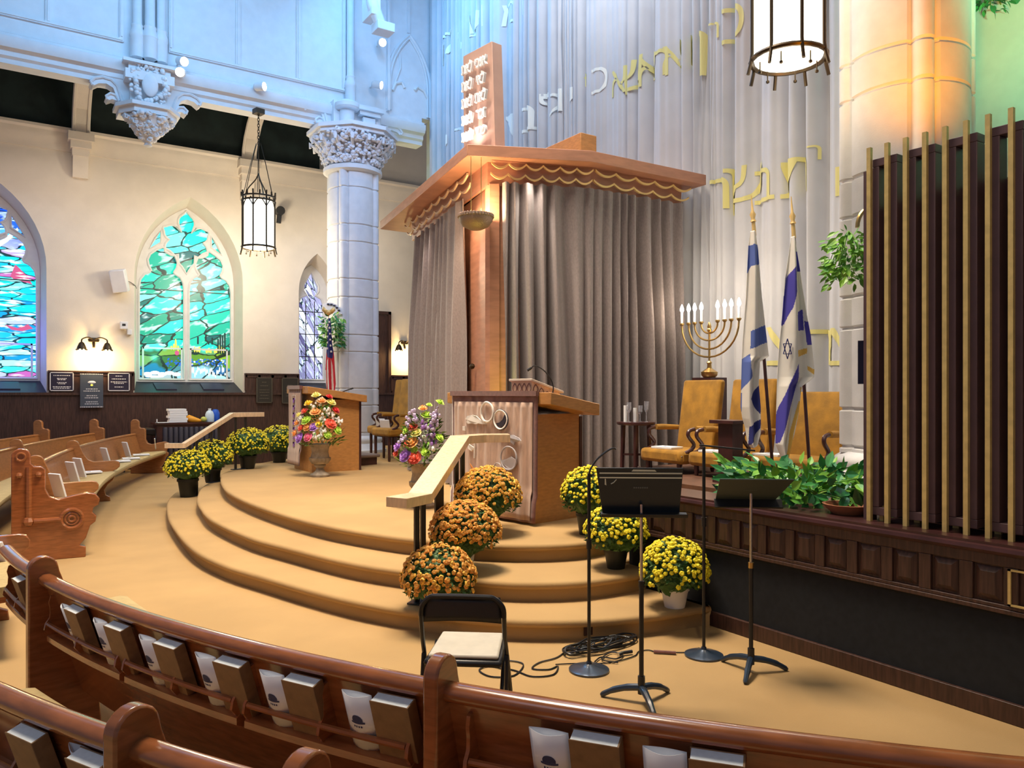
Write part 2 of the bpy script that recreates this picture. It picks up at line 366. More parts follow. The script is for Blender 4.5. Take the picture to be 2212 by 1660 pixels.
# wainscot with sill slopes
mb = MB(); mb.box(-4, YW-.10, 0, 11, YW-.001, 1.70)
struct(mb.build('wall_wainscot', 'oak_dark'))
mb = MB(); mb.box(-4, YW-.15, 1.70, 11, YW+.0, 1.755)
segs = [(-4, -1.66), (.86, 2.51), (5.02, 6.33), (7.39, 8.4), (8.95, 11)]
for a, b in segs:
    mb.box(a, YW-.08, 1.755, b, YW-.001, 2.2); mb.box(a-.02, YW-.12, 2.2, b+.02, YW-.001, 2.235)
    n = max(1, round((b-a)/.33))
    for i in range(n+1):
        x = a+(b-a)*i/n; mb.box(x-.03, YW-.095, 1.8, x+.03, YW-.081, 2.2)
    mb.box(a, YW-.095, 1.755, b, YW-.081, 1.81); mb.box(a, YW-.095, 2.13, b, YW-.081, 2.2)
struct(mb.build('trim_2', 'oak_dark'))
mb = MB()
for q in WIN:
    x0 = q['c']-q['w']/2; x1 = q['c']+q['w']/2
    mb.add([(x0, YW-.02, 1.757), (x1, YW-.02, 1.757), (x1-.1, YT-.01, 2.02), (x0+.1, YT-.01, 2.02), (x0, YW-.02, 1.74), (x1, YW-.02, 1.74), (x1-.1, YT-.01, 1.98), (x0+.1, YT-.01, 1.98)], [(0, 1, 2, 3), (4, 7, 6, 5), (0, 4, 5, 1), (1, 5, 6, 2), (2, 6, 7, 3), (3, 7, 4, 0)])
struct(mb.build('trim_3', mat('dark_sill', (.02, .022, .035), .35)))
# cornice at the top of the wall
def xsweep(prof, x0, x1, name, m): return MB().prism(prof, lambda a, b, t: (t, a, b), x0, x1).build(name, m)
struct(xsweep([(YW, 7.05), (YW-.04, 7.05), (YW-.06, 7.2), (YW-.16, 7.3), (YW-.18, 7.42), (YW-.24, 7.46), (YW-.24, 7.52), (YW, 7.52)], -4, 11, 'trim_4', 'wall'))
# dark ceiling under the gallery
mb = MB(); mb.box(-4, 16.35, 9.0, 8.2, YW, 9.1); mb.box(-4, YW-.06, 7.53, 6.9, YW-.001, 9.0); struct(mb.build('ceiling', 'darkceil'))
struct(MB().box(-4.5, -3, 12.0, 9.6, 20.2, 12.2).build('ceiling', 'nave'))
# ribs + wall brackets
for i, x in enumerate((1.45, 5.05)):
    mb = MB(); pts = []
    for k in range(9):
        a = k/8; pts.append((YW-.25-2.9*(1-cos(a*pi/2)), 7.35+1.45*sin(a*pi/2)))
    for k in range(8):
        (y0, z0), (y1, z1) = pts[k], pts[k+1]
        mb.add([(x-.11, y0, z0), (x+.11, y0, z0), (x+.11, y1, z1), (x-.11, y1, z1), (x-.11, y0, z0+.35), (x+.11, y0, z0+.35), (x+.11, y1, z1+.2), (x-.11, y1, z1+.2)], [(0, 1, 2, 3), (4, 7, 6, 5), (0, 4, 5, 1), (1, 5, 6, 2), (2, 6, 7, 3), (3, 7, 4, 0)])
    mb.tube([(x-.14, y, z+.02) for y, z in pts], .04, 6); mb.tube([(x+.14, y, z+.02) for y, z in pts], .04, 6)
    tag(mb.build('ceiling_rib', 'wall'), 'curved plaster rib rising from the wall bracket left of the big green window' if i == 0 else 'curved plaster rib rising from the wall bracket behind the smaller lantern', 'rib')
    mb = MB()
    for (w_, z0, z1, p) in ((.30, 7.25, 7.42, .42), (.24, 7.1, 7.25, .34), (.2, 6.95, 7.1, .25)):
        mb.box(x-w_/1.2, YW-p, z0, x+w_/1.2, YW-.001, z1)
    mb.prism([(YW-.22, 6.95), (YW-.001, 6.95), (YW-.001, 6.5), (YW-.1, 6.5)], lambda a, b, t: (t, a, b), x-.15, x+.15)
    tag(mb.build('wall_bracket', 'wall'), 'cream stepped wall bracket left of the green window, under a ceiling rib' if i == 0 else 'cream stepped wall bracket behind the smaller hanging lantern', 'bracket')
# ---------------- windows ----------------
def glassmat(name, top, mid, low, kind):
    m = bpy.data.materials.new(name); m.use_nodes = True; nt = m.node_tree; N = nt.nodes; L = nt.links
    b = N['Principled BSDF']; tc = N.new('ShaderNodeTexCoord'); mp = N.new('ShaderNodeMapping'); L.new(tc.outputs['Object'], mp.inputs[0])
    mp.inputs['Rotation'].default_value = (0, radians(21 if kind == 0 else (2 if kind == 1 else -62)), 0)
    mp2 = N.new('ShaderNodeMapping'); L.new(mp.outputs[0], mp2.inputs[0]); mp2.inputs['Scale'].default_value = (1.5, 1, 3.6) if kind == 0 else ((1.5, 1, 6.5) if kind == 1 else (2.0, 1, 9)); mp = mp2
    wn = N.new('ShaderNodeTexNoise'); wn.inputs['Scale'].default_value = 1.5; L.new(mp.outputs[0], wn.inputs['Vector'])
    va = N.new('ShaderNodeVectorMath'); va.operation = 'MULTIPLY_ADD'; L.new(wn.outputs['Color'], va.inputs[0]); va.inputs[1].default_value = (.45, 0, .45); L.new(mp.outputs[0], va.inputs[2])
    v1 = N.new('ShaderNodeTexVoronoi'); v1.inputs['Scale'].default_value = 1.0; L.new(va.outputs[0], v1.inputs['Vector'])
    v2 = N.new('ShaderNodeTexVoronoi'); v2.feature = 'DISTANCE_TO_EDGE'; v2.inputs['Scale'].default_value = 1.0; L.new(va.outputs[0], v2.inputs['Vector'])
    bw = N.new('ShaderNodeSeparateColor'); L.new(v1.outputs['Color'], bw.inputs[0])
    def ramp(src, els):
        r = N.new('ShaderNodeValToRGB'); L.new(src, r.inputs[0]); e = r.color_ramp.elements
        while len(e) < len(els): e.new(.5)
        for q, (p, c) in zip(e, els): q.position = p; q.color = tuple(c)+(1,)
        return r
    r1 = ramp(bw.outputs[0], top); r2 = ramp(bw.outputs[1], mid); r3 = ramp(bw.outputs[2], low)
    sx = N.new('ShaderNodeSeparateXYZ'); L.new(tc.outputs['Object'], sx.inputs[0])
    def mix(fac, a, b_, inv=False):
        q = N.new('ShaderNodeMix'); q.data_type = 'RGBA'; L.new(fac, q.inputs[0]); L.new(a, q.inputs[6]); L.new(b_, q.inputs[7]); return q.outputs[2]
    nz = N.new('ShaderNodeTexNoise'); nz.inputs['Scale'].default_value = 2.5; L.new(tc.outputs['Object'], nz.inputs['Vector'])
    za = N.new('ShaderNodeMath'); za.operation = 'MULTIPLY_ADD'; L.new(nz.outputs['Fac'], za.inputs[0]); za.inputs[1].default_value = .5; L.new(sx.outputs[2], za.inputs[2])
    m1 = N.new('ShaderNodeMapRange'); L.new(za.outputs[0], m1.inputs[0]); m1.inputs[1].default_value = 3.0 if kind == 0 else 2.5; m1.inputs[2].default_value = 3.1 if kind == 0 else 2.9
    m2 = N.new('ShaderNodeMapRange'); L.new(za.outputs[0], m2.inputs[0]); m2.inputs[1].default_value = 2.62 if kind == 0 else 5.0; m2.inputs[2].default_value = 2.68 if kind == 0 else 5.6
    if kind == 0: c = mix(m1.outputs[0], r2.outputs[0], r1.outputs[0]); c = mix(m2.outputs[0], r3.outputs[0], c)
    else: c = mix(m2.outputs[0], r1.outputs[0], r2.outputs[0])
    # streaks of pale glass
    ns = N.new('ShaderNodeTexNoise'); ns.inputs['Scale'].default_value = 2.2; L.new(va.outputs[0], ns.inputs['Vector'])
    rs = ramp(ns.outputs['Fac'], [(.54, (0, 0, 0)), (.64, (.75, .75, .75) if kind != 1 else (.5, .5, .5))]); wht = N.new('ShaderNodeRGB'); wht.outputs[0].default_value = (.75, 1, .95, 1)
    sw = N.new('ShaderNodeMath'); sw.operation = 'MULTIPLY'; L.new(rs.outputs[0], sw.inputs[0]); L.new(m1.outputs[0], sw.inputs[1])
    c = mix(sw.outputs[0] if kind == 0 else rs.outputs[0], c, wht.outputs[0])
    ld = ramp(v2.outputs[0], [(.0, (.02, .05, .05)), (.028, (.02, .05, .05)), (.04, (1, 1, 1))])
    q = N.new('ShaderNodeMix'); q.data_type = 'RGBA'; q.blend_type = 'MULTIPLY'; q.inputs[0].default_value = 1; L.new(c, q.inputs[6]); L.new(ld.outputs[0], q.inputs[7])
    b.inputs['Base Color'].default_value = (.02, .03, .03, 1); b.inputs['Roughness'].default_value = .3
    L.new(q.outputs[2], b.inputs['Emission Color']); b.inputs['Emission Strength'].default_value = (1.7, 1.35, 1.5)[(1, 0, 2).index(kind)]
    return m
teal = [(0, (.0, .13, .13)), (.25, (.0, .42, .25)), (.5, (0, .62, .42)), (.8, (.0, .85, .66)), (1, (.25, 1, .85))]
hill = [(0, (.01, .05, .03)), (.3, (.02, .11, .05)), (.6, (.05, .24, .02)), (.85, (.25, .5, .02)), (1, (.02, .3, .25))]
sea = [(0, (.01, .10, .3)), (.35, (.0, .28, .5)), (.6, (.5, .9, .95)), (.8, (.01, .2, .25)), (1, (.9, 1, 1))]
blu = [(0, (.0, .25, .62)), (.3, (.0, .6, .85)), (.6, (.0, .85, .9)), (.85, (.35, .9, .95)), (1, (.45, .1, .4))]
dbl = [(0, (.0, .05, .55)), (.5, (.02, .15, .8)), (.8, (.1, .35, .9)), (1, (.2, .6, .95))]
vio = [(0, (.08, .07, .2)), (.35, (.45, .45, .75)), (.6, (.12, .12, .3)), (.8, (.8, .85, 1)), (1, (.9, .95, 1))]
G = [glassmat('blue_sea_glass', blu, dbl, blu, 1), glassmat('green_hill_glass', teal, hill, sea, 0), glassmat('violet_ray_glass', vio, vio, vio, 2)]
M['wyel'] = mat('yellow_glass', (.1, .1, 0), .3, emit=1.2, ecol=(1, .85, .12)); M['wwht'] = mat('white_glass', (.1, .1, .1), .3, emit=1.1, ecol=(.85, 1, 1)); M['wblu'] = mat('cobalt_glass', (0, 0, .1), .3, emit=1, ecol=(.03, .2, .85)); M['wdrk'] = mat('lead_dark_glass', (.01, .03, .03), .3, emit=.12, ecol=(.05, .3, .25)); M['wred'] = mat('magenta_glass', (.1, 0, .02), .3, emit=.9, ecol=(.85, .15, .35))
K = 1.02/97; KZ = .0112
def wp(u, v): return ((u-398)*K*1.03, 2.1+(818-v)*KZ)
lan = [(303, 818), (393, 818), (393, 625), (391, 610), (385, 599), (374, 593), (372, 590), (378, 580), (380, 568), (375, 555), (364, 545), (350, 538), (337, 545), (325, 555), (320, 567), (322, 579), (327, 589), (324, 593), (314, 598), (306, 609), (303, 625)]
lan = [wp(u-1, v) for u, v in lan]
lan2 = [(-a, b) for a, b in lan][::-1]
six = []
for k in range(72):
    th = k*5; best = 21
    for a_, d_, r_, tip in ((90, 40, 17.5, 65), (152, 33, 16.5, 55), (210, 31, 17, 50), (270, 40, 17.5, 70), (330, 31, 17, 50), (28, 33, 16.5, 55)):
        D_ = abs((th-a_+180) % 360-180)
        if D_ < 80 and r_*r_ > (d_*sin(radians(D_)))**2: best = max(best, d_*cos(radians(D_))+sqrt(r_*r_-(d_*sin(radians(D_)))**2)+max(0, (tip-d_-r_)*(1-D_/8)))
    six.append((398+best*cos(radians(th)), 520-best*sin(radians(th))))

six = [wp(u, v) for u, v in six]
tri = [wp(u, v) for u, v in [(322, 543), (345, 528), (345, 503), (333, 520)]]; tri2 = [(-a, b) for a, b in tri][::-1]
for wi, q in enumerate(WIN):
    c = q['c']; hw = q['iw']/2+.06
    wo = struct(T('window_%d' % (wi+1), None, None)); wo['label'] = ['pointed window of blue sea stained glass at the left edge', 'pointed window of green stained glass with two lancets and a flower light', 'narrow pointed window of violet stained glass beside the column'][wi]
    if wi < 2: hs = [lan, lan2, six, tri, tri2]
    else:
        hs = [[(-.34, 2.12), (.34, 2.12), (.34, 4.1), (.28, 4.26), (.12, 4.34), (.2, 4.45), (.2, 4.6), (.0, 4.95), (-.2, 4.6), (-.2, 4.45), (-.12, 4.34), (-.28, 4.26), (-.34, 4.1)]]
    out = arch(-hw, hw, 2.0, q['zs'], q['ia']+.05)
    mb = MB(); mb.plate(out, hs, lambda a, b, t: (a+c, t, b), YT-.02, YT+.12)
    for h in hs:   # raised inner moulding
        cx = sum(p[0] for p in h)/len(h); cz = sum(p[1] for p in h)/len(h)
        mb.tube([(a+c+(a-cx)*.03, YT-.02, b+(b-cz)*.015) for a, b in h], .028, 6, closed=True)
    mb.build('tracery', 'stone', wo, smooth=30)
    mb = MB(); mb.plate(out, [], lambda a, b, t: (a+c, t, b), YT+.08, YT+.085); mb.build('stained_glass', G[wi], wo)
    mb = MB()
    if wi < 2:
        for s_ in (-1, 1):
            x = c+s_*.53; mb.box(x-.44, YT+.01, 2.8, x+.44, YT+.05, 2.84); mb.box(x-.45, YT+.01, 2.1, x-.41, YT+.05, 2.84); mb.box(x+.41, YT+.01, 2.1, x+.45, YT+.05, 2.84)
        mb.build('casement_frame', 'white_stone', wo)
        mb = MB(); R_ = random.Random(3+wi)
        for s_ in (-1, 1):
            mb.box(c+s_*.53-.49, YT+.05, 4.22, c+s_*.53+.49, YT+.07, 4.245)
        if wi == 1:
            def blob(x, z, a, b, mi):
                mb.m = mi; mb.add([(c+x+a*cos(k*pi/5), YT+.072, z+b*sin(k*pi/5)) for k in range(10)]+[(c+x+a*cos(k*pi/5), YT+.078, z+b*sin(k*pi/5)) for k in range(10)], [tuple(range(10)), tuple(range(10, 20))[::-1]]+[(k, (k+1) % 10, 10+(k+1) % 10, 10+k) for k in range(10)])
            for u, v, h in [(368, 752, 5), (373, 750, 8), (377, 744, 13), (382, 753, 7), (417, 754, 7), (422, 755, 6), (427, 754, 7), (443, 757, 5), (448, 755, 6), (452, 757, 5), (461, 757, 5), (465, 755, 6), (470, 750, 8), (476, 753, 8), (481, 754, 6)]:
                x, z = wp(u, v); blob(x, z, .018+.012*R_.random(), h*.0105, 1)
            for k in range(70):
                x = R_.uniform(.1, .95); z = R_.uniform(2.42, 2.58); blob(x, z, .022, .018, 3 if R_.random() < .75 else 2)
            for k in range(30):
                x = R_.uniform(-.45, -.08); z = R_.uniform(2.38, 2.6); blob(x, z, .02, .016, 3)
            for k in range(26):
                x = .1+.84*(k+.5)/26; blob(x, R_.uniform(2.16, 2.34), .016, R_.uniform(.03, .09), 2)
            for k in range(5): blob(-.85+.16*k, 2.2+.03*(k % 2), .11, .05, 2)
            blob(-.7, 2.14, .22, .03, 2); blob(.22, 2.73, .1, .05, 0)
            for u, h in ((424, 10), (447, 0), (455, 9), (468, 7), (473, 17), (478, 14), (483, 20)):
                x, z = wp(u, 735); mb.m = 0; mb.box(c+x-.02, YT+.07, 2.72 if u > 465 else 2.95, c+x+.02, YT+.079, 3.02+h*.0115)
            blob(-.2, 2.72, .05, .06, 4)
        if wi == 0:
            def fl(P_, mi): mb.m = mi; mb.prism([(wp(u, v)) for u, v in P_], lambda a, b, t: (a+c, t, b), YT+.071, YT+.078)
            fl([(450, 622), (458, 598), (463, 602), (478, 618), (488, 635), (470, 630), (456, 627)], 4)
            fl([(440, 716), (462, 722), (480, 714), (489, 722), (470, 728), (452, 726)], 4)
            fl([(425, 560), (440, 548), (462, 525), (464, 530), (446, 554), (432, 566)], 2)
            for k in range(26):
                u = R_.uniform(410, 470); v = R_.uniform(540, 720); l_ = R_.uniform(12, 34); fl([(u, v), (u+l_/2, v-2.5), (u+l_, v), (u+l_/2, v+2.5)], 2)
        mb.build('glass_detail', ['wdrk', 'wyel', 'wwht', 'wblu', 'wred'], wo)
    else:
        for z in (2.7, 3.3, 3.9): mb.box(c-.36, YT+.05, z, c+.36, YT+.07, z+.02)
        for x in (-.12, .12): mb.box(c+x-.008, YT+.05, 2.1, c+x+.008, YT+.07, 4.2)
        mb.build('glazing_bar', 'iron', wo)
# ---------------- gallery ----------------
YG = 16.0
gal = T('gallery_front', 'blue-lit white panelled gallery front with moulded beam below', 'gallery')
prof = [(YG+.3, 7.48), (YG-.02, 7.48), (YG-.02, 7.56), (YG-.07, 7.60), (YG-.07, 7.68), (YG-.16, 7.72), (YG-.20, 7.80), (YG-.20, 7.90), (YG-.13, 7.93), (YG-.13, 7.97), (YG-.05, 8.0), (YG, 8.03), (YG, 8.12), (YG+.3, 8.12)]
mb = MB(); mb.prism(prof, lambda a, b, t: (t, a, b), -4, 8.12); mb.build('beam', 'white_stone', gal, smooth=30)
mb = MB(); mb.box(-4, YG, 8.12, 8.35, YG+.3, 11.5); mb.build('wall_panel', 'white_stone', gal)
mb = MB()
def frame(x0, x1, z0, z1, t=.07, p=.05):
    for a, b, c_, d_ in ((x0, x1, z0, z0+t), (x0, x0+t, z0+t, z1), (x1-t, x1, z0+t, z1)):
        mb.box(a, YG-p, c_, b, YG+.001, d_); mb.box(a+.02, YG-p-.02, c_+.02, b-.02, YG-p-.0005, d_-.02)
for a, b, ms in ((-2.2, 1.90, (-.7, .70)), (2.68, 6.25, (3.98, 5.22))):
    frame(a, b, 8.30, 11.6)
    for x in ms: mb.box(x-.05, YG-.035, 8.371, x+.05, YG+.001, 11.6); mb.box(x-.02, YG-.055, 8.371, x+.02, YG-.0355, 11.6)
mb.build('panel_moulding', 'white_stone', gal)
# gothic relief right of the column
mb = MB()
gx0, gx1 = 7.25, 8.28
for off, r in ((0, .045), (.07, .03)):
    A = arch(gx0+off, gx1-off+.05, 8.15, 8.75, 9.95-off); mb.tube([(a, YG-.02, b) for a, b in A], r, 6)
mb.tube([(gx0+.12, YG-.02, 8.6), (gx0+.2, YG-.02, 8.78), (gx0+.35, YG-.02, 8.83), (gx0+.42, YG-.02, 8.72)], .035, 6)
mb.tube([(gx1-.02, YG-.02, 8.6), (gx1-.12, YG-.02, 8.76), (gx1-.28, YG-.02, 8.82), (gx1-.35, YG-.02, 8.72)], .035, 6)
mb.tube([(gx0+.12, YG-.02, 8.6), (gx0+.32, YG-.02, 9.15), (gx0+.3, YG-.02, 9.45)], .02, 6)
mb.box((gx0+gx1)/2-.03, YG-.03, 10, (gx0+gx1)/2+.05, YG, 11.5); mb.box(gx0-.03, YG-.10, 8.1, gx0+.03, YG, 11.5)
mb.build('gothic_relief', 'white_stone', gal)
# cluster colonnettes on the gallery front
def colonnettes(xs, z0, label):
    t = T('wall_shafts', label, 'shafts', (0, 0, 0)); mb = MB()
    for x, y, r in xs:
        mb.lathe([(r*1.45, z0), (r*1.45, z0+.38), (r*1.6, z0+.4), (r*1.5, z0+.47), (r*1.15, z0+.56), (r*1.3, z0+.6), (r, z0+.64), (r, 11.5)], (x, y, 0), 14)
    mb.build('shaft', 'white_stone', t)
colonnettes([(2.12, YG-.13, .085), (2.33, YG-.18, .09), (2.53, YG-.13, .08)], 8.02, 'cluster of three slim white shafts above the carved hanging corbel')
colonnettes([(6.33, YG-.12, .08)], 8.02, 'single slim white shaft over the tall column')
# ---------------- carved corbel, columns, capitals ----------------
def leafbumps(mb, rnd, fn, n, s0, s1):
    for k in range(n):
        p, nrm = fn(rnd); s_ = rnd.uniform(s0, s1)
        mb.ball((p[0]+nrm[0]*s_*.3, p[1]+nrm[1]*s_*.3, p[2]), s_, 8, (1, 1, rnd.uniform(.5, 1.1)), .0)
        if k % 3 == 0:
            a = rnd.uniform(0, 6.3); mb.tube([(p[0]+nrm[0]*s_*(.6+.5*sin(t*2))+s_*.9*cos(a+t*3.5), p[1]+nrm[1]*s_*(.6+.5*sin(t*2)), p[2]+s_*.9*sin(a+t*3.5)) for t in (0, .35, .7, 1)], s_*.28, 5)
def cusp(mb, x, y0, y1, z, sx, s_=1.0):
    """hooked gothic cusp bracket in the wall plane"""
    pts = [(0, 0), (0, .62), (-.42, .62), (-.78, .5), (-.86, .38), (-.80, .33), (-.68, .42), (-.52, .45), (-.38, .38), (-.32, .22), (-.46, .24), (-.54, .12), (-.50, .06), (-.40, .12), (-.30, .10), (-.24, -.02)]
    pts = [(x+a*s_*sx, z+b*s_) for a, b in pts]
    if sx < 0: pts = pts[::-1]
    mb.prism(pts, lambda a, b, t: (a, t, b), y0, y1)
    mb.tube([(x+a*s_*sx, y0-.01, z+b*s_) for a, b in [(-.80, .35), (-.84, .42), (-.76, .52), (-.6, .58), (-.42, .56), (-.3, .45), (-.24, .28), (-.2, .1)]], .035*s_, 6)
    mb.tube([(x+a*s_*sx, y0-.01, z+b*s_) for a, b in [(-.50, .08), (-.53, .16), (-.44, .24), (-.33, .22), (-.26, .1)]], .03*s_, 6)
rnd = random.Random(5)
t = T('hanging_corbel', 'carved white corbel with oval shield and leafy pendant tip hanging below the gallery', 'corbel')
cx = 2.31
mb = MB()
mb.box(cx-.42, YG-.36, 7.55, cx+.42, YG+.2, 7.72); mb.box(cx-.36, YG-.30, 7.72, cx+.36, YG, 7.84); mb.box(cx-.46, YG-.40, 7.84, cx+.46, YG, 7.90)
mb.box(cx-.32, YG-.2, 7.0, cx+.32, YG+.25, 7.56)
mb.prism([(cx-.50, YG-.10), (cx-.28, YG-.42), (cx+.28, YG-.42), (cx+.50, YG-.10), (cx+.5, YG+.3), (cx-.5, YG+.3)], lambda a, b, t: (a, b, t), 6.94, 7.05)
mb.prism([(cx-.56, YG-.12), (cx-.32, YG-.48), (cx+.32, YG-.48), (cx+.56, YG-.12), (cx+.56, YG+.3), (cx-.56, YG+.3)], lambda a, b, t: (a, b, t), 7.05, 7.12)
cusp(mb, cx-.28, YG-.05, YG+.2, 7.10, 1, .80); cusp(mb, cx+.28, YG-.05, YG+.2, 7.10, -1, .80)
mb.build('block', 'white_stone', t, smooth=30)
mb = MB(); mb.lathe([(.03, 6.40), (.07, 6.42), (.05, 6.47), (.09, 6.5), (.2, 6.62), (.3, 6.78), (.36, 6.92)], (cx, YG-.08, 0), 16, 1.1, 1)
def fcon(r): 
    h = r.random()**.8; a = r.uniform(-pi, 0); R_ = .08+.30*h; return ((cx+R_*1.1*cos(a), YG-.08+R_*sin(a), 6.50+.43*h), (cos(a), sin(a)))
leafbumps(mb, rnd, fcon, 170, .028, .056); mb.build('leafy_pendant', 'white_stone', t, smooth=60)
mb = MB(); mb.ball((cx, YG-.33, 7.50), .17, 16, (.85, .35, 1.35))
for k in range(110):
    a = 2*pi*k/110; rr = rnd.uniform(.20, .33); mb.ball((cx+rr*cos(a)*1.05, YG-.30-rnd.random()*.05, 7.5+rr*sin(a)*1.25), rnd.uniform(.025, .055), 7)
mb.build('oval_shield', 'white_stone', t, smooth=60)

def rho(R_, a, rc=.085):
    """column section: big drum with four slim shafts on the diagonals"""
    d = (a-pi/4) % (pi/2); d = min(d, pi/2-d); off = d*R_
    c0 = R_*.965
    if off < rc: return c0+sqrt(max(0, rc*rc-off*off))*.95+.0
    if off < rc*1.35: return R_*.93
    return R_
def column(name, label, cx, cy, R_, joints, z0, z1, m):
    t = T(name, label, 'column', (cx, cy, 0)); mb = MB(); n = 96
    zs = []
    for z in sorted(joints):
        if z0+.4 < z < z1-.1: zs += [(z-.022, 1), (z-.009, .955), (z+.009, .955), (z+.022, 1)]
    lv = [(z0+.35, 1)]+zs+[(z1, 1)]
    v = []; 
    for z, s_ in lv: v += [(rho(R_, 2*pi*k/n)*s_*cos(2*pi*k/n), rho(R_, 2*pi*k/n)*s_*sin(2*pi*k/n), z) for k in range(n)]
    f = [(i*n+k, i*n+(k+1) % n, (i+1)*n+(k+1) % n, (i+1)*n+k) for i in range(len(lv)-1) for k in range(n)]
    mb.add(v, f+[tuple(range(n))[::-1], tuple(range((len(lv)-1)*n, len(lv)*n))]); mb.build('column_shaft', m, t, smooth=35)
    mb = MB(); mb.lathe([(R_*1.36, z0), (R_*1.36, z0+.06), (R_*1.28, z0+.09), (R_*1.25, z0+.16), (R_*1.16, z0+.2), (R_*1.2, z0+.26), (R_*1.18, z0+.31), (R_*1.02, z0+.36)], n=40); mb.build('column_base', m, t, smooth=50)
    return t
JL = [6.12, 5.33, 4.96, 4.17, 3.78, 2.98, 2.62, 1.84, 1.48, .9]
ct = column('stone_column', 'tall pale column with carved leafy capital at the left of the ark', 6.39, 15.9, .53, JL, FZ+.001, 6.48, 'stone')
# capital
mb = MB(); mb.lathe([(.56, 6.46), (.63, 6.5), (.63, 6.58), (.56, 6.62), (.56, 6.75), (.62, 6.9), (.74, 7.1), (.80, 7.24)], n=32)
mb.build('capital_bell', 'stone', ct, smooth=50)
mb = MB()
def fcap(r):
    h = r.random(); a = r.uniform(pi*.85, pi*2.15); R_ = .58+.28*h**1.3; return ((R_*cos(a), R_*sin(a), 6.66+.56*h), (cos(a), sin(a)))
leafbumps(mb, rnd, fcap, 420, .026, .062)
for k in range(16):
    a = 2*pi*k/16; mb.tube([(.58*cos(a), .58*sin(a), 6.62), (.64*cos(a), .64*sin(a), 6.85), (.80*cos(a), .80*sin(a), 7.05), (.92*cos(a), .92*sin(a), 7.12), (.90*cos(a), .90*sin(a), 7.03)], [.03, .03, .035, .045, .03], 6)
mb.build('capital_leaves', 'white_stone', ct, smooth=60)
mb = MB(); oc = lambda R_: [(R_*cos(pi/8+pi/4*k), R_*sin(pi/8+pi/4*k)) for k in range(8)]
mb.prism(oc(.98), lambda a, b, t: (a, b, t), 7.30, 7.38); mb.prism(oc(.92), lambda a, b, t: (a, b, t), 7.22, 7.30)
mb.box(-.5, -.18, 7.38, .5, .3, 8.0); mb.lathe([(.16, 7.38), (.16, 8.0)], (-.22, -.22, 0), 14); mb.lathe([(.12, 7.38), (.12, 8.0)], (.48, -.12, 0), 14)
mb.box(-.02, -.42, 7.83, .56, .0, 7.92); mb.box(.02, -.36, 7.74, .5, 0, 7.83); mb.lathe([(.24, 7.80), (.27, 7.84), (.27, 7.92), (.22, 7.96)], (-.22, -.24, 0), 14)
cusp(mb, -.42, -.02, .25, 7.42, 1, .80); cusp(mb, .5, -.02, .25, 7.3, -1, .8)
mb.build('abacus_block', 'white_stone', ct, smooth=30)
mb = MB(); mb.prism([(.12, 7.72), (.40, 7.72), (.40, 7.52), (.34, 7.42), (.26, 7.38), (.18, 7.42), (.12, 7.52)], lambda a, b, t: (a, t, b), -.30, -.19)
for k in range(26): mb.ball((.26+rnd.uniform(-.17, .17), -.30, 7.40+rnd.uniform(-.03, .08)), rnd.uniform(.02, .035), 7)
mb.build('shield', 'white_stone', ct, bevel=.01)
JR = [1.25, 1.6, 2.35, 2.64, 3.38, 3.73, 4.46, 4.80, 5.6, 5.95, 6.75]
column('stone_column', 'tall column behind the slatted screen, amber-lit above', 7.0, 3.92, .52, JR, .841, 9, 'stone')
# hooked bracket over the column top (top edge of the picture)
t = T('curved_bracket', 'white curved stone bracket hanging at the top edge above the tall column', 'bracket')
mb = MB(); x0, y0, z0 = PD(828, 62, 15.8)
mb.tube([(x0-.25, y0+.1, z0+1.3), (x0-.28, y0+.05, z0+.8), (x0-.22, y0, z0+.4), (x0-.1, y0, z0+.15), (x0, y0, z0)], [.12, .12, .13, .12, .09], 10)
mb.box(x0-.18, y0-.14, z0-.08, x0+.2, y0+.2, z0+.1); mb.box(x0-.3, y0-.1, z0-.1+.3, x0-.1, y0+.4, z0+1.8); mb.build('bracket_arm', 'white_stone', t, bevel=.01)
# ---------------- backdrop drape ----------------
XC = 8.3
def fold(y):
    s = y*1.0+.35*sin(y*1.7)+.2*sin(y*4.1+1)
    a = sin(s*pi/(.30)); b = sin(s*2*pi/.37+2*sin(y*2.3)); c = sin(y*2*pi/.13+3*sin(y*1.3))
    return XC+.08-.20*abs(a)**.55-.035*b-.010*c
dr = T('backdrop_drape', 'tall silver grey pleated drape with yellow projected-light Hebrew letters behind the ark', 'drape')
Y0, Y1 = 4.3, 15.97; nu = 1300
mb = MB(); zr = [.5, 2.5, 5, 8, 11.5]
def dpt(i, j):
    y = Y0+(Y1-Y0)*i/nu; z = zr[j]; return (fold(y+.02*sin(z*.9+y*3)), y, z)
mb.add([dpt(i, j) for j in range(5) for i in range(nu+1)], [(j*(nu+1)+i, j*(nu+1)+i+1, (j+1)*(nu+1)+i+1, (j+1)*(nu+1)+i) for j in range(4) for i in range(nu)])
mb.build('pleated_cloth', 'curt', dr, smooth=180)
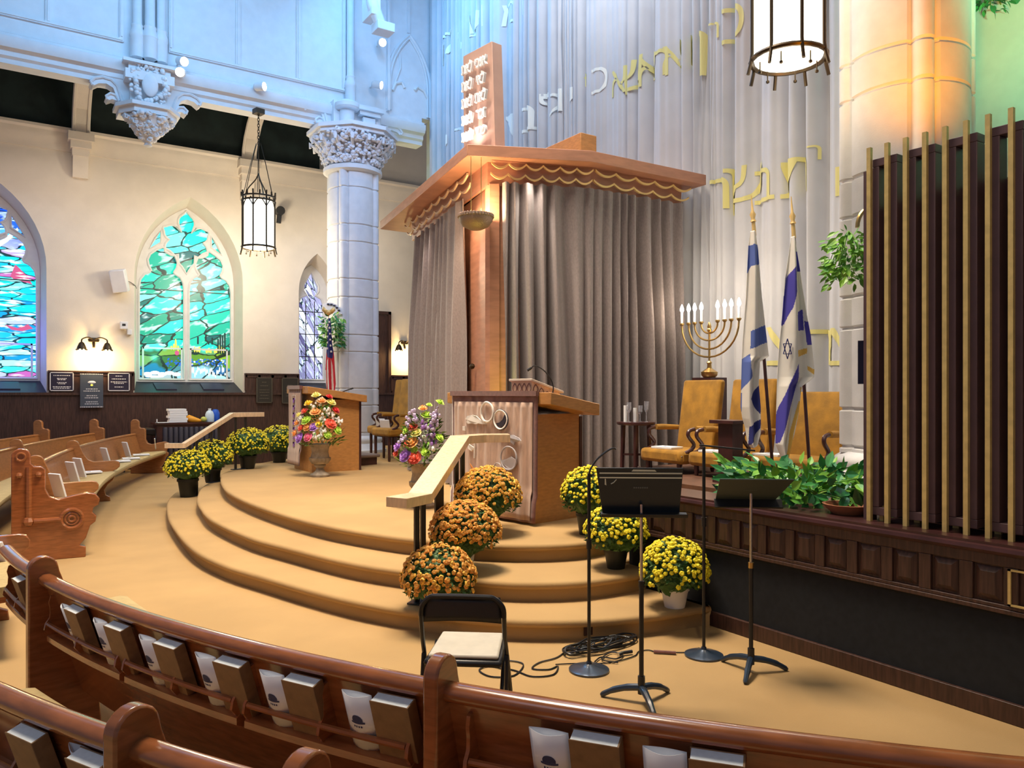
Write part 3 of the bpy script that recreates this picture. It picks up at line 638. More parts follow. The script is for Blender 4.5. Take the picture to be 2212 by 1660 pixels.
def curtain_letter(ch, u, v, hpx, m, tilt=0):  # light projected on the drape, built as coloured letter shapes along the folds
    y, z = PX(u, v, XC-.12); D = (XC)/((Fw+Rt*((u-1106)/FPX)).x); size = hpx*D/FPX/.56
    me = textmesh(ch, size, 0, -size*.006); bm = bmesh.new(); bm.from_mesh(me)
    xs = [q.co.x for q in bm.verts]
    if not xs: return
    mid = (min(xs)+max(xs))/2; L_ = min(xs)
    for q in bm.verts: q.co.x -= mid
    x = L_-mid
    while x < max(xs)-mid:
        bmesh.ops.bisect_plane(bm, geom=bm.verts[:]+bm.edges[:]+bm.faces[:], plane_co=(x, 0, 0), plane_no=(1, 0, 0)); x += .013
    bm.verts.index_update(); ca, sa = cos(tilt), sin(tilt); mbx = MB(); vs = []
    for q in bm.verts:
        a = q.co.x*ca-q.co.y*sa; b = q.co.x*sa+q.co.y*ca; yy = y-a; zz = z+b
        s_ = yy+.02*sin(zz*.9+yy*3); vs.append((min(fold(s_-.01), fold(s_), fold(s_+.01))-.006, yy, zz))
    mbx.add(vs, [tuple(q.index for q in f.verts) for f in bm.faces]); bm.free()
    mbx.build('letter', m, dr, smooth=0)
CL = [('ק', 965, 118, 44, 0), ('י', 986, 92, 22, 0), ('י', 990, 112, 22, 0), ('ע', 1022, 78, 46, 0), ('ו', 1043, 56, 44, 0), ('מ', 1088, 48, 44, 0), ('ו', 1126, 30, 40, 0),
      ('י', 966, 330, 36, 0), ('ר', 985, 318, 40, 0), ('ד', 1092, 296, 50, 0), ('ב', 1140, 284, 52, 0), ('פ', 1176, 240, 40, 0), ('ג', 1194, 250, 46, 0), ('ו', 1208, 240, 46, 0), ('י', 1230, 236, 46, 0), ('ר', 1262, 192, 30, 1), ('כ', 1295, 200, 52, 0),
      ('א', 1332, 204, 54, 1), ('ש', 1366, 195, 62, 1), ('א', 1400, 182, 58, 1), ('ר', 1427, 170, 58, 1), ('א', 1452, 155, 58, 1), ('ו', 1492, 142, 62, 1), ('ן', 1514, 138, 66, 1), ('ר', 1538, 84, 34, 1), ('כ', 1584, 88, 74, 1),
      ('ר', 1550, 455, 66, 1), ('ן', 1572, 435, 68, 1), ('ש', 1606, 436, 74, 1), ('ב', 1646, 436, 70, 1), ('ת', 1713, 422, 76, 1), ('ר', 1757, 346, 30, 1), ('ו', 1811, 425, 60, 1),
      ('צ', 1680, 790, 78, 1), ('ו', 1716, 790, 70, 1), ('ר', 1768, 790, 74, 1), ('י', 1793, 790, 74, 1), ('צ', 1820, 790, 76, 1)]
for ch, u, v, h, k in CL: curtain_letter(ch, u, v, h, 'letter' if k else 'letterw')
# wall behind and right of the drape
struct(MB().box(8.55, -3, 0, 8.8, 16.6, 11.5).build('wall_front', mat('pale_green_plaster', (.62, .70, .60), .85, var=.03)))
# ---------------- ark ----------------
ark = T('ark_canopy', 'large wooden ark pavilion with slanted canopy, wave frieze and taupe curtains', 'ark', (0, 0, 0))
C4 = [(8.10, 7.35), (6.10, 7.40), (4.69, 8.04), (5.53, 12.50), (8.10, 12.55)]
I4 = [(7.90, 7.62), (6.31, 7.67), (5.03, 8.12), (5.80, 11.8), (7.90, 11.9)]
mb = MB(); mb.prism(C4, lambda a, b, t: (a, b, t), 4.62, 4.76); mb.build('canopy', 'cherry', ark, bevel=.006)
ZB = 4.33
mb = MB(); ins = [(a+(6.7-a)*.03, b+(9.8-b)*.03) for a, b in I4]
for i in range(5):
    p, q = I4[i], I4[(i+1) % 5]; pi_, qi_ = ins[i], ins[(i+1) % 5]
    mb.prism([p, q, qi_, pi_], lambda a, b, t: (a, b, t), ZB, 4.62)
mb.build('frieze_board', 'cherry', ark)
for (p, q, n, s0, s1) in ((I4[2], I4[1], 6, .02, 1.0), (I4[1], I4[0], 5, 0, 1.05), (I4[2], I4[3], 8, .13, 1.02)):
    P_ = Vector(p+(0,)); Q_ = Vector(q+(0,)); d = (Q_-P_); nn = Vector((d.y, -d.x, 0)).normalized()
    if nn.dot(Vector((6.7, 9.8, 0))-P_) > 0: nn = -nn
    for row, (zz, out, dep) in enumerate(((4.575, .11, -.035), (4.455, .07, -.035))):
        mb = MB(); N_ = n*12; vs = []
        for i in range(N_+1):
            s_ = s0+(s1-s0)*i/N_; ph = (i % 12)/12; sag = -.058*(1-(2*ph-1)**2)
            if i % 12 == 0: sag = 0
            c = P_+d*s_+nn*out
            for dz in (0, .026):
                for o_ in (0, -dep-.06): e = c+nn*o_; vs.append((e.x, e.y, zz+sag+dz))
        f = []
        for i in range(N_):
            a = i*4; b = a+4; f += [(a, b, b+2, a+2), (a+1, a+3, b+3, b+1), (a+2, b+2, b+3, a+3), (a, a+1, b+1, b)]
        f += [(0, 2, 3, 1), (N_*4, N_*4+1, N_*4+3, N_*4+2)]
        mb.add(vs, f); mb.build('wave_moulding', 'gold' if n != 8 else 'railwood', ark, smooth=0)
# wooden core: corner post and panel between the curtains
mb = MB(); mb.prism([(5.10, 8.17), (5.22, 8.06), (7.8, 7.85), (7.8, 11.6), (5.95, 11.6)], lambda a, b, t: (a, b, t), FZ, ZB+.02)
mb.build('wood_panel', 'cherry', ark)
mb = MB(); mb.prism([(5.04, 8.19), (5.05, 8.10), (5.16, 8.05), (5.20, 8.16)], lambda a, b, t: (a, b, t), FZ, ZB+.02); mb.build('corner_post', 'cherry', ark)
mb = MB(); mb.prism([(6.25, 7.8), (6.52, 7.8), (6.52, 12.2), (6.25, 12.2)], lambda a, b, t: (a, b, t), 4.76, 5.13); mb.build('roof_beam', 'maple', ark, bevel=.01)
mb = MB(); mb.ball((5.18, 8.75, 2.1), .04, 8); mb.build('door_knob', 'iron', ark)
def drape(name, pts, z0, z1, n, amp, par, m, seed, flare=.0, gather=.35):
    R_ = random.Random(seed); P_ = [Vector((a, b)) for a, b in pts]; seg = [(P_[i+1]-P_[i]).length for i in range(len(P_)-1)]; Lt = sum(seg)
    def at(s):
        for i, q in enumerate(seg):
            if s <= q or i == len(seg)-1:
                d = (P_[i+1]-P_[i]).normalized(); return P_[i]+d*s, Vector((d.y, -d.x))
            s -= q
    ph = [R_.uniform(0, 6.28) for _ in range(4)]; N_ = n*10
    def fn(u, v):
        z = z1+(z0-z1)*v; s = u*Lt; p, nn = at(s)
        w_ = u*n*2*pi+2.3*sin(u*n*.75+ph[0]+.4*v)+1.0*sin(u*n*1.9+ph[1]+v*1.2)+.5*sin(v*3+u*9)
        am = amp*(gather+(1-gather)*min(1, v*2.2))*(1+.55*sin(u*n*.6+ph[2]))
        o_ = am*sin(w_)+am*.35*sin(w_*2+ph[3])+flare*v*v
        return (p.x+nn.x*o_, p.y+nn.y*o_, z)
    return MB().grid(fn, N_, 14).build(name, m, par, smooth=180)
I5 = [(a-.035*(a < 7.8), b-.045) for a, b in I4]
drape('curtain', [(5.17, 7.98), (6.29, 7.60), (7.85, 7.53)], FZ+.02, ZB+.03, 16, .095, ark, 'taupe', 2, .05)
drape('curtain', [(5.79, 11.55), (5.15, 8.95)], FZ+.02, ZB+.03, 9, .090, ark, 'taupe', 9, .04)
# tablet of the commandments
tb = T('commandment_tablet', 'tall pink-lit wooden tablet with raised white Hebrew lettering on the ark roof', 'tablet')
A_ = Vector((5.05, 8.05)); B_ = Vector((4.97, 8.62)); ax = (A_-B_).normalized(); nx = Vector((ax.y, -ax.x))
if nx.x > 0: nx = -nx
mb = MB(); mb.prism([tuple(A_), tuple(B_), tuple(B_-nx*.16), tuple(A_-nx*.16)], lambda a, b, t: (a-(.10*nx.x)*(6.1-t)/1.34*.4, b+(-.02 if b < 8.3 else .05)*(6.1-t)/1.34, t), 4.762, 6.10)
mb.build('slab', 'tabletwood', tb, bevel=.004)
LR = ['תאל  יכנא', 'תאל  יאל', 'תאל  תאל', 'תאל  רכז', 'תאל  דבכ']
for k, tx in enumerate(LR):
    z = 5.82-.215*k; wl, wr = tx.split()
    for wd, q in ((wl, -.150), (wr, .120)):
        mb = MB(); o_ = (B_+A_)/2+nx*.058+ax*(q+.028); addtext(mb, wd, .185, basis((o_.x, o_.y, z), (ax.x, ax.y, 0), (0, 0, 1)) @ Matrix.Diagonal((.70, 1, 1, 1)), .018, .003, True); mb.build('raised_word', 'white', tb, smooth=0)
# eternal lamp
lt = T('eternal_lamp', 'shallow bronze bowl lamp hanging on two wires from the ark canopy', 'lamp', (4.80, 8.02, 3.86))
mb = MB(); mb.lathe([(.0, -.13), (.08, -.125), (.16, -.085), (.205, -.02), (.215, .05), (.205, .055), (.19, -.01), (.15, -.06), (.0, -.09)], n=28)
for k in range(34): a = 2*pi*k/34; mb.ball((.21*cos(a), .21*sin(a), .035), .02, 6, (1, 1, 1.4))
mb.build('bowl', 'bowl', lt)
mb = MB(); mb.tube([(-.05, .03, -.06), (-.05, .03, .757)], .005, 5); mb.tube([(.06, -.03, -.06), (.06, -.03, .757)], .005, 5); mb.build('wire', 'brass', lt)
mb = MB(); mb.lathe([(.05, -.08), (.05, .0)], n=10); mb.build('light_source', 'sconce', lt)
lamp('POINT', 'lamp_light', (4.80, 8.06, 3.95), None, 70, (1, .66, .36), .06)
# ---------------- choir front and platform on the right ----------------
XF = 4.45
cf = T('choir_barrier', 'dark panelled choir barrier with black cloth below on the right', 'barrier')
mb = MB(); mb.box(XF-.02, -2.5, 0.001, XF+.1, 4.90, .11); mb.build('baseboard', 'oak_dark', cf, bevel=.004)
mb = MB(); mb.box(XF+.005, -2.5, .11, XF+.1, 4.90, .575); mb.build('cloth_panel', 'blackfab', cf)
mb = MB(); mb.box(XF+.002, -2.5, .575, XF+.12, 4.90, .884); mb.box(XF-.025, -2.5, .575, XF+.1, 4.90, .60)
c0 = 3.40; ys = []
y = c0+.228*6
while y > -1.5: ys.append(y); y -= .228
yb = [4.95]+[v for y in ys for v in (y+.079, y-.079)]+[-2.5]
for i in range(0, len(yb), 2): mb.box(XF-.018, yb[i+1], .6225, XF+.01, yb[i], .8245)
mb.box(XF-.018, -2.5, .825, XF+.01, 4.95, .885); mb.box(XF-.018, -2.5, .60, XF+.01, 4.95, .622)
mb.build('panel_frame', 'oak_dark', cf, bevel=.004)
for y in ys:
    if y < 1.95: continue
    a, b = y-.066, y+.066; z0, z1 = .635, .815; i = .03
    MB().add([(XF-.001, a, z0), (XF-.001, b, z0), (XF-.001, b, z1), (XF-.001, a, z1), (XF-.020, a+i, z0+i), (XF-.020, b-i, z0+i), (XF-.020, b-i, z1-i), (XF-.020, a+i, z1-i), (XF+.004, a, z0), (XF+.004, b, z0), (XF+.004, b, z1), (XF+.004, a, z1)],
             [(4, 5, 6, 7), (0, 1, 5, 4), (1, 2, 6, 5), (2, 3, 7, 6), (3, 0, 4, 7), (8, 9, 1, 0), (9, 10, 2, 1), (10, 11, 3, 2), (11, 8, 0, 3), (11, 10, 9, 8)]).build('raised_panel', 'oak_dark', cf, smooth=0)
mb = MB(); mb.prism([(XF+.34, .885), (XF-.03, .885), (XF-.05, .905), (XF-.045, .925), (XF-.02, .93), (XF-.02, .945), (XF+.34, .945)], lambda a, b, t: (a, t, b), -2.5, 4.97); mb.build('top_rail', 'mahog', cf, smooth=30)
mb = MB()
for a, b, c_, d_ in ((1.70, 1.93, .625, .635), (1.70, 1.93, .81, .82), (1.915, 1.93, .625, .82)): mb.box(XF-.03, a, c_, XF-.018, b, d_)
mb.build('brass_grille', 'brassflat', cf)
cp = T('choir_platform', 'dark wooden raised platform under the gold velvet chairs', 'platform')
mb = MB(); mb.box(4.58, -2.5, .001, 8.2, 4.49, .72); mb.build('deck', 'mahog', cp)
mb = MB(); mb.box(5.70, -2.4, .721, 8.15, 4.6, .80); mb.box(5.70, 5.25, FZ+.002, 8.0, 7.0, .80); mb.box(5.66, -2.4, .80, 8.1, 7.0, .84); mb.build('upper_step', mat('worn_brown_step', (.13, .06, .035), .5, var=.2), cp)
# ---------------- slatted screen ----------------
ls = T('slatted_screen', 'tall plum-brown screen of looped bars with brass slats on the right', 'screen')
py = 2.69
while py > 1.2:
    mb = MB()
    for a in (-.079, .037): mb.box(4.56, py+a, 1.036, 4.65, py+a+.042, 3.164)
    mb.box(4.56, py-.079, .985, 4.65, py+.079, 1.035); mb.box(4.56, py-.079, 3.165, 4.65, py+.079, 3.215)
    mb.build('loop_bar', 'lattice', ls, bevel=.003)
    py -= .232
y = 2.781; k = 0
while y > 1.2:
    mb = MB(); mb.box(4.535, y-.013, .9455, 4.56, y+.013, 3.29); mb.build('brass_slat', 'brassflat', ls); y -= .1165; k += 1
mb = MB(); mb.box(4.60, 2.735-.012, .9455, 4.625, 2.735+.012, 1.04); mb.build('brass_slat', 'brassflat', ls)
mb = MB(); mb.box(4.585, 2.80, .945, 4.66, 2.845, 3.16); mb.box(4.70, 1.0, 2.88, 4.76, 2.80, 2.96); mb.box(4.70, 1.0, 1.1, 4.76, 2.80, 1.16); mb.build('back_frame', 'lattice', ls)
mb = MB(); mb.box(4.80, 1.0, .945, 4.83, 2.82, 2.93); mb.box(4.78, 2.79, .945, 4.83, 2.83, 3.05); mb.build('backing', 'dark', ls)
for a in (2.575, 2.343, 2.111, 1.879, 1.647): MB().box(4.72, a-.018, .945, 4.74, a+.018, 3.02).build('rear_slat', 'brassflat', ls)
# ---------------- pews ----------------
def pp(c, rf, th, o, z): return (c[0]+(rf+o)*cos(th), c[1]+(rf+o)*sin(th), z)
def sweep(mb, sec, c, rf, a0, a1, n=24):
    m = len(sec); vs = [pp(c, rf, a0+(a1-a0)*i/n, o, z) for i in range(n+1) for o, z in sec]
    f = [(i*m+j, i*m+(j+1) % m, (i+1)*m+(j+1) % m, (i+1)*m+j) for i in range(n) for j in range(m)]
    f += [tuple(range(m))[::-1], tuple(range(n*m, (n+1)*m))]; return mb.add(vs, f)
DIV = [(.69, 0), (.69, .92)]+[(.60+.09*cos(radians(a)), .92+.075*sin(radians(a))) for a in range(20, 180, 20)]+[(.50, .90), (.44, .76), (.38, .68), (.30, .645), (.15, .65), (.0, .655), (-.05, .64), (-.075, .60), (-.07, .55), (-.03, .51), (.02, .49), (.0, .40), (.03, .33), (.10, .27), (.15, .18), (.13, .10), (.07, .075), (.06, 0)]
DIVB = [(.69, 0), (.69, .90)]+[(.625+.065*cos(radians(a)), .90+.06*sin(radians(a))) for a in range(15, 180, 20)]+[(.555, .88), (.52, .78), (.47, .64), (.42, .5), (.38, .35), (.36, 0)]
def divider(mb, c, rf, th, w_, prof=DIV):
    h = w_/2; n = len(prof); v = []
    for s_ in (-h, h):
        tx, ty = -sin(th)*s_, cos(th)*s_
        for o, z in prof: p = pp(c, rf, th, o, z); v.append((p[0]+tx, p[1]+ty, p[2]))
    return mb.add(v, [tuple(range(n)), tuple(range(n, 2*n))[::-1]]+[(i, n+i, n+(i+1) % n, (i+1) % n) for i in range(n)])
def pew(label, c, rf, a0, a1, divs, wood='oak', racks=None, n=24, group='curved pews facing the platform', cut=0, prof=DIV):
    t = T('pew', label, 'pew', (0, 0, 0), 0, group); a0, a1 = radians(a0), radians(a1)
    sweep(MB(), [(.425, .27), (.59, .842), (.625, .842), (.455, .27)], c, rf, a0, a1, n).build('back_panel', wood, t, smooth=50)
    sweep(MB(), [(.615+.033*cos(2*pi*k/10)*1.15, .847+.030*sin(2*pi*k/10)) for k in range(10)], c, rf, a0, a1, n).build('cap_rail', wood, t, smooth=60)
    sweep(MB(), [(.02+cut, .38), (.47, .36), (.47, .40), (cut, .42)], c, rf, a0, a1, n).build('seat', wood, t, smooth=50)
    sweep(MB(), [(-.02+cut, .42), (-.03+cut, .45), (-.02+cut, .475), (.02+cut, .485), (.42, .465), (.45, .44), (.45, .40)], c, rf, a0, a1, n).build('seat_cushion', 'cushion', t, smooth=50)
    for d in divs: divider(MB(), c, rf, radians(d), .05, prof).build('divider', wood, t, bevel=.008)
    if racks:
        for r0, r1 in racks:
            r0, r1 = radians(r0), radians(r1); q = .0026
            sweep(MB(), [(.50, .560), (.615, .565), (.64, .578), (.64, .602), (.622, .612), (.51, .606)], c, rf, r0+q, r1-q, 10).build('book_rack', wood, t, smooth=50)
            MB().tube([pp(c, rf, r0+q*2+(r1-r0-4*q)*i/8, .640, .662) for i in range(9)], .011, 8).build('rack_rail', wood, t)
            for e in (r0+.004, (r0+r1)/2, r1-.004):
                pr = [(.545, .606), (.635, .606), (.656, .635), (.650, .665), (.632, .69), (.630, .73), (.636, .76), (.628, .79), (.605, .80)]
                divider(MB(), c, rf, e, .012, pr).build('rack_bracket', wood, t)
    return t
CA = (7.6, 6.05)
pew('oak pew crossing the foreground, nearest the platform, with book racks on its back', CA, 7.0, 185.8, 231, [192.8, 211.6, 230.4], racks=[(187, 192.4), (193.6, 199.7), (199.7, 205.4), (205.4, 211.05), (212.1, 218.0), (218.0, 224.0), (224.0, 230.0)], n=60, prof=DIVB)
pew('oak pew at the bottom left corner behind the front pew', CA, 7.67, 196, 224, [208.0, 211.9], racks=[(196.5, 201.0), (201.0, 207.6), (208.5, 211.5)], n=50, prof=DIVB, cut=.13)
pew('short oak pew end at the left edge with a paper on its seat', (9.5, 6.6), 9.4, 176.9, 183.5, [177.0], n=8)
# far pews
CB = (28.0, 7.25)
def ang(y, r): return 180-math.degrees(math.asin((y-CB[1])/r))
pA = pew('far curved oak pew beside the aisle, front row, with carved scroll end', CB, 27.3, ang(9.45, 27.6), ang(18.25, 27.6), [ang(10.9, 27.6), ang(14.0, 27.6)], 'oak_light', n=36)
pew('far oak pew, second row behind the carved scroll end', CB, 28.25, ang(10.0, 28.6), ang(19.0, 28.6), [ang(14.9, 28.6)], 'oak_light', n=30)
pew('far oak pew, back row by the wainscot at the left edge', CB, 29.2, ang(13.0, 29.5), ang(19.05, 29.5), [], 'oak_light', n=20)
EP = [(.70, 0), (.70, 1.08)]+[(.615+.085*cos(radians(a)), 1.10+.075*sin(radians(a))) for a in range(10, 180, 20)]+[(.53, 1.02), (.50, .985), (.44, .985), (.40, .95), (.40, .74), (.36, .66), (.28, .63), (.15, .66), (.02, .685), (-.06, .665), (-.10, .61), (-.09, .55), (-.04, .52), (-.03, .47), (-.07, .43), (-.06, .37), (-.01, .33), (.03, .2), (.09, .13), (.03, .11), (.03, 0)]
def endpanel(par, c, rf, th, near=True):
    s = MB(); divider(s, c, rf, th, .09, EP); o = s.build('end_panel', 'oak_light' if not near else 'oak', par, bevel=.01)
    d = MB(); tx, ty = -sin(th), cos(th); k = .062*(1 if near else -1)
    def q(o_, z, e=0): p = pp(c, rf, th, o_, z); return (p[0]+tx*(k+e*(1 if near else -1)), p[1]+ty*(k+e*(1 if near else -1)), z)
    if near:
        for R_, w_ in ((.10, .022), (.062, .012), (.03, .014)):
            d.tube([q(.16+R_*cos(2*pi*i/20), .42+R_*sin(2*pi*i/20), -.01) for i in range(20)], w_, 6, closed=True)
        d.tube([q(.26, .42, -.01), q(.50, .42, -.01)], .028, 8); d.ball(q(.55, .42, -.01), .055, 8); d.tube([q(.545, .42, -.01), q(.545, .98, -.01)], .03, 8)
        d.tube([q(.615+.04*cos(2*pi*i/14), 1.09+.04*sin(2*pi*i/14), -.01) for i in range(14)], .014, 6, closed=True)
        for o_ in (.63, .46): d.ball(q(o_, .90, -.01), .033, 8)
        d.build('scroll_carving', 'oak', par)
TA = radians(ang(9.40, 27.6)); endpanel(pA, CB, 27.3, TA)
for i, (rr, lab) in enumerate(((27.3, 1), (28.25, 2), (29.2, 3))):
    par = [o for o in COL.objects if o.name.startswith('pew') and o.parent is None][3+i]; endpanel(par, CB, rr, radians(ang(18.3 if i == 0 else 19.0, rr+.3)), False)
# ---------------- books and cards on the pews ----------------
def rackitem(c, rf, u, v):
    x, y = PZ(u, v, .83); return atan2(y-c[1], x-c[0])
def make_book(label):
    t = T('prayer_book', label, 'book', (0, 0, 0), 0, 'tan prayer books in the pew racks')
    mb = MB(); mb.box(-.07, -.024, 0, .07, -.020, .225); mb.box(-.07, .020, 0, .07, .024, .225); mb.box(.066, -.024, 0, .072, .024, .225); mb.build('cover', 'leather', t, bevel=.002)
    mb = MB(); mb.box(-.066, -.020, .004, .066, .020, .2225); mb.build('pages', 'pages', t)
    return t
def make_card(label):
    t = T('folded_card', label, 'card', (0, 0, 0), 0, 'white folded cards in the pew racks')
    n = 8; vs = []
    for z in (0, .225):
        for i in range(n+1): a = i/n; vs.append((-.058+.116*a, -.022*sin(pi*a), z))
    for z in (0, .225):
        for i in range(n+1): a = i/n; vs.append((-.058+.116*a, .002+.004*sin(pi*a), z))
    f = [(i, i+1, n+2+i, n+1+i) for i in range(n)]+[(2*n+2+i, 3*n+3+i, 3*n+4+i, 2*n+3+i) for i in range(n)]
    MB().add(vs, f).build('paper', 'white', t, solid=.0008)
    mb = MB(); yy = lambda x: -.022*sin(pi*(x+.058)/.116)-.0015
    def flat(P_): mb.add([(x, yy(x), z) for x, z in P_], [tuple(range(len(P_)))])
    for k in range(8):
        x0 = -.02+.005*k; x1 = x0+.005; hh = lambda x: .128+.022*sqrt(max(0, 1-(x/.0205)**2)); flat([(x0, .122), (x1, .122), (x1, hh(x1)), (x0, hh(x0))])
    for k in range(10): x0 = -.026+.0052*k; flat([(x0, .114), (x0+.0052, .114), (x0+.0052, .121), (x0, .121)])
    for k in range(4): x0 = -.017+.009*k; flat([(x0, .098), (x0+.005, .098), (x0+.005, .106), (x0, .106)])
    mb.build('emblem', 'ink', t, smooth=0, solid=0)
    return t
book0 = make_book('x'); card0 = make_card('x'); first = {'b': True, 'c': True}
def put(kind, c, rf, th, label, off=.0):
    src = book0 if kind == 'b' else card0
    o = src if first[kind] else dup(src); first[kind] = False
    p = pp(c, rf, th, .596+off, .614); o.scale = (1, 1, .90); o.location = p; o['label'] = label
    # local -y faces outward (away from circle centre); lean so the top goes outward
    o.rotation_euler = (radians(17.5), 0, th+pi/2)
    return o
words = ['nearest the left divider', 'second from the left divider', 'third along', 'fourth along, mid pew', 'fifth along, before the middle divider', 'beside the middle divider']
for i, (uc, vc, ub, vb) in enumerate([(138, 1300, 150, 1306), (212, 1335, 243, 1342), (335, 1370, 357, 1378), (440, 1410, 488, 1418), (590, 1448, 640, 1458), (775, 1493, 840, 1500)]):
    tb_ = rackitem(CA, 7, ub, vb); tc_ = tb_-radians(1.0 if i else .55)
    put('b', CA, 7, tb_, 'tan prayer book in the front pew rack, '+words[i]); put('c', CA, 7, tc_, 'white folded card in the front pew rack, '+words[i], .004)
for i, (ub, vb) in enumerate([(1275, 1592), (1545, 1636)]):
    tb_ = rackitem(CA, 7, ub, vb); w_ = ['right of the middle divider', 'at the bottom edge, farthest right'][i]
    put('b', CA, 7, tb_, 'tan prayer book in the front pew rack, '+w_); put('c', CA, 7, tb_-radians(1.0), 'white folded card in the front pew rack, '+w_, .004)
put('b', CA, 7, rackitem(CA, 7, 8, 1245), 'tan prayer book in the front pew rack at the left edge')
put('b', CA, 7.67, rackitem(CA, 7.67, 18, 1578), 'tan prayer book at the bottom left corner, rear pew rack')
tb_ = rackitem(CA, 7.67, 188, 1620); put('b', CA, 7.67, tb_, 'tan prayer book in the rear pew rack, left of the round divider'); put('c', CA, 7.67, tb_-radians(.5), 'white folded card in the rear pew rack, left of the round divider', -.025)
# white booklets on the far pew seats
def booklet(label, lying):
    t = T('booklet', label, 'booklet', (0, 0, 0), 0, 'white booklets on the far pew')
    mb = MB(); mb.box(-.085, -.12, 0, .085, .12, .022); mb.build('cover', 'white', t, bevel=.003)
    mb = MB(); mb.box(-.02, .0, .0221, .02, .03, .0225); mb.box(-.025, .035, .0221, .025, .04, .0225); mb.build('emblem', 'ink', t); return t
bl0 = booklet('x', 1); fb = True
def putbl(u, v, stand, label, z=.49):
    global fb
    if stand:
        x, y = PZ(u, v, .60); th = atan2(y-CB[1], x-CB[0]); p = pp(CB, 27.3, th, .40, .505)
    else:
        x, y = PZ(u, v, z); th = atan2(y-CB[1], x-CB[0]); rr = hypot(x-CB[0], y-CB[1])-27.3; p = pp(CB, 27.3, th, max(.14, min(.42, rr)), z)
    o = bl0 if fb else dup(bl0); fb = False; o['label'] = label
    o.location = p
    o.scale = (1.25, 1.25, 1.1)
    if stand: o.rotation_euler = (radians(74), 0, th-pi/2+radians(38)); o.location = (p[0]+.03, p[1], p[2]+.125)
    else: o.rotation_euler = (0, 0, th-pi/2+.3)
for u, v, s_, lab in [(128, 1055, 1, 'white booklet standing against the far pew back beside the scroll end'), (166, 1052, 0, 'open white booklet lying on the seat beside the scroll end'), (163, 1025, 1, 'white booklet leaning on the pew back, second bay, left one'), (190, 1015, 1, 'taller white booklet leaning on the pew back, second bay'), (196, 1022, 0, 'white booklet lying behind the arm, second bay'), (225, 1010, 0, 'white booklet lying flat mid seat, second bay'), (213, 990, 1, 'small white booklet standing behind the third bay arm'), (273, 975, 1, 'white booklet standing upright in the far third bay'), (262, 998, 0, 'white booklet lying nearest the arm in the third bay'), (283, 992, 0, 'white booklet lying mid seat in the third bay'), (305, 984, 0, 'white booklet on a pile at the far end of the pew'), ]:
    putbl(u, v, s_, lab)
p = PZ(100, 962, .62); o = dup(bl0, label='white booklet standing on the second row seat behind the first row'); o.location = (p[0], p[1], .55); o.rotation_euler = (radians(75), 0, -pi/2)
o = dup(bl0, label='white paper on the short pew seat at the left edge'); o.location = (-.03, 7.0, .486)
# ---------------- chrysanthemums ----------------
def mum(label, loc, r, cols, pot, seed, pr=.11, ph=.19, n=300, bs=.020, group='potted chrysanthemums', lift=.0, flat=.8):
    R_ = random.Random(seed); t = T('potted_chrysanthemum', label, 'potted plant', loc, seed*1.3 % 6.28, group)
    mb = MB(); mb.lathe([(pr*.72, 0), (pr*.95, ph*.85), (pr*1.05, ph*.86), (pr*1.05, ph), (pr*.92, ph), (pr*.9, ph-.03)], n=22); mb.build('pot', pot, t)
    cz = ph+.06+lift; core = MB(); core.ball((0, 0, cz+r*.2), r*.80, 16, (1, 1, flat), .3)
    for k in range(1500):
        d = Vector((R_.gauss(0, 1), R_.gauss(0, 1), R_.gauss(.1, .8))).normalized(); 
        if d.z < -.45: continue
        p = Vector((d.x*r, d.y*r, d.z*r*flat*1.1))*R_.uniform(.82, .98)+Vector((0, 0, cz+r*.12)); a = Vector((R_.uniform(-1, 1), R_.uniform(-1, 1), R_.uniform(-.3, .8))).normalized(); b = a.cross(d).normalized(); s_ = R_.uniform(.014, .030)
        core.add([p-b*s_*.4, p+a*s_*1.2, p+b*s_*.4, p-a*s_*1.2], [(0, 1, 2, 3)])
    o = core.build('foliage', 'leafd', t, smooth=0, solid=0); o['kind'] = 'stuff'
    mb = MB()
    for k in range(n):
        d = Vector((R_.gauss(0, 1), R_.gauss(0, 1), R_.gauss(.35, .8))).normalized()
        if d.z < -.12 and R_.random() < .75: d.z = abs(d.z); 
        if d.z < -.3: continue
        p = Vector((d.x*r, d.y*r, d.z*r*flat*1.15))*R_.uniform(.96, 1.04)+Vector((0, 0, cz+r*.14)); s_ = bs*R_.uniform(.6, 1.2)
        d = (d+Vector((R_.gauss(0, .25), R_.gauss(0, .25), .25+R_.gauss(0, .2)))).normalized(); a = d.orthogonal().normalized(); b = d.cross(a); m = 10; mb.m = 0 if R_.random() < .75 else 1
        vs = [p+d*s_*.35]+[p+(a*cos(2*pi*i/m)+b*sin(2*pi*i/m))*s_*.55+d*s_*.42 for i in range(m)]+[p+(a*cos(2*pi*(i+.5)/m)+b*sin(2*pi*(i+.5)/m))*s_*(1 if i % 2 else .86)-d*s_*.1 for i in range(m)]
        mb.add(vs, [(1+i, 1+m+i, 1+(i+1) % m) for i in range(m)]+[(1+m+i, 1+m+(i+1) % m, 1+(i+1) % m) for i in range(m)])
        mb.m = 2; mb.add(vs[:1+m], [(0, 1+i, 1+(i+1) % m) for i in range(m)])
    o = mb.build('blooms', cols, t, smooth=0); o['kind'] = 'stuff'; return t
yc = ['yel', 'yel', 'yel']; oc_ = ['org', 'orgy', 'orgc']; og = ['orgy', 'org', 'orgc']
mum('golden orange chrysanthemum in a white pot, top one by the podium', (3.68, 5.93, FZ), .30, og, 'potwhite', 11, .085, .20, 700, lift=.03)
mum('copper orange chrysanthemum in a white pot on the middle step', (3.13, 5.40, 2*RIS), .285, oc_, 'potwhite', 12, .085, .18, 720, lift=.02)
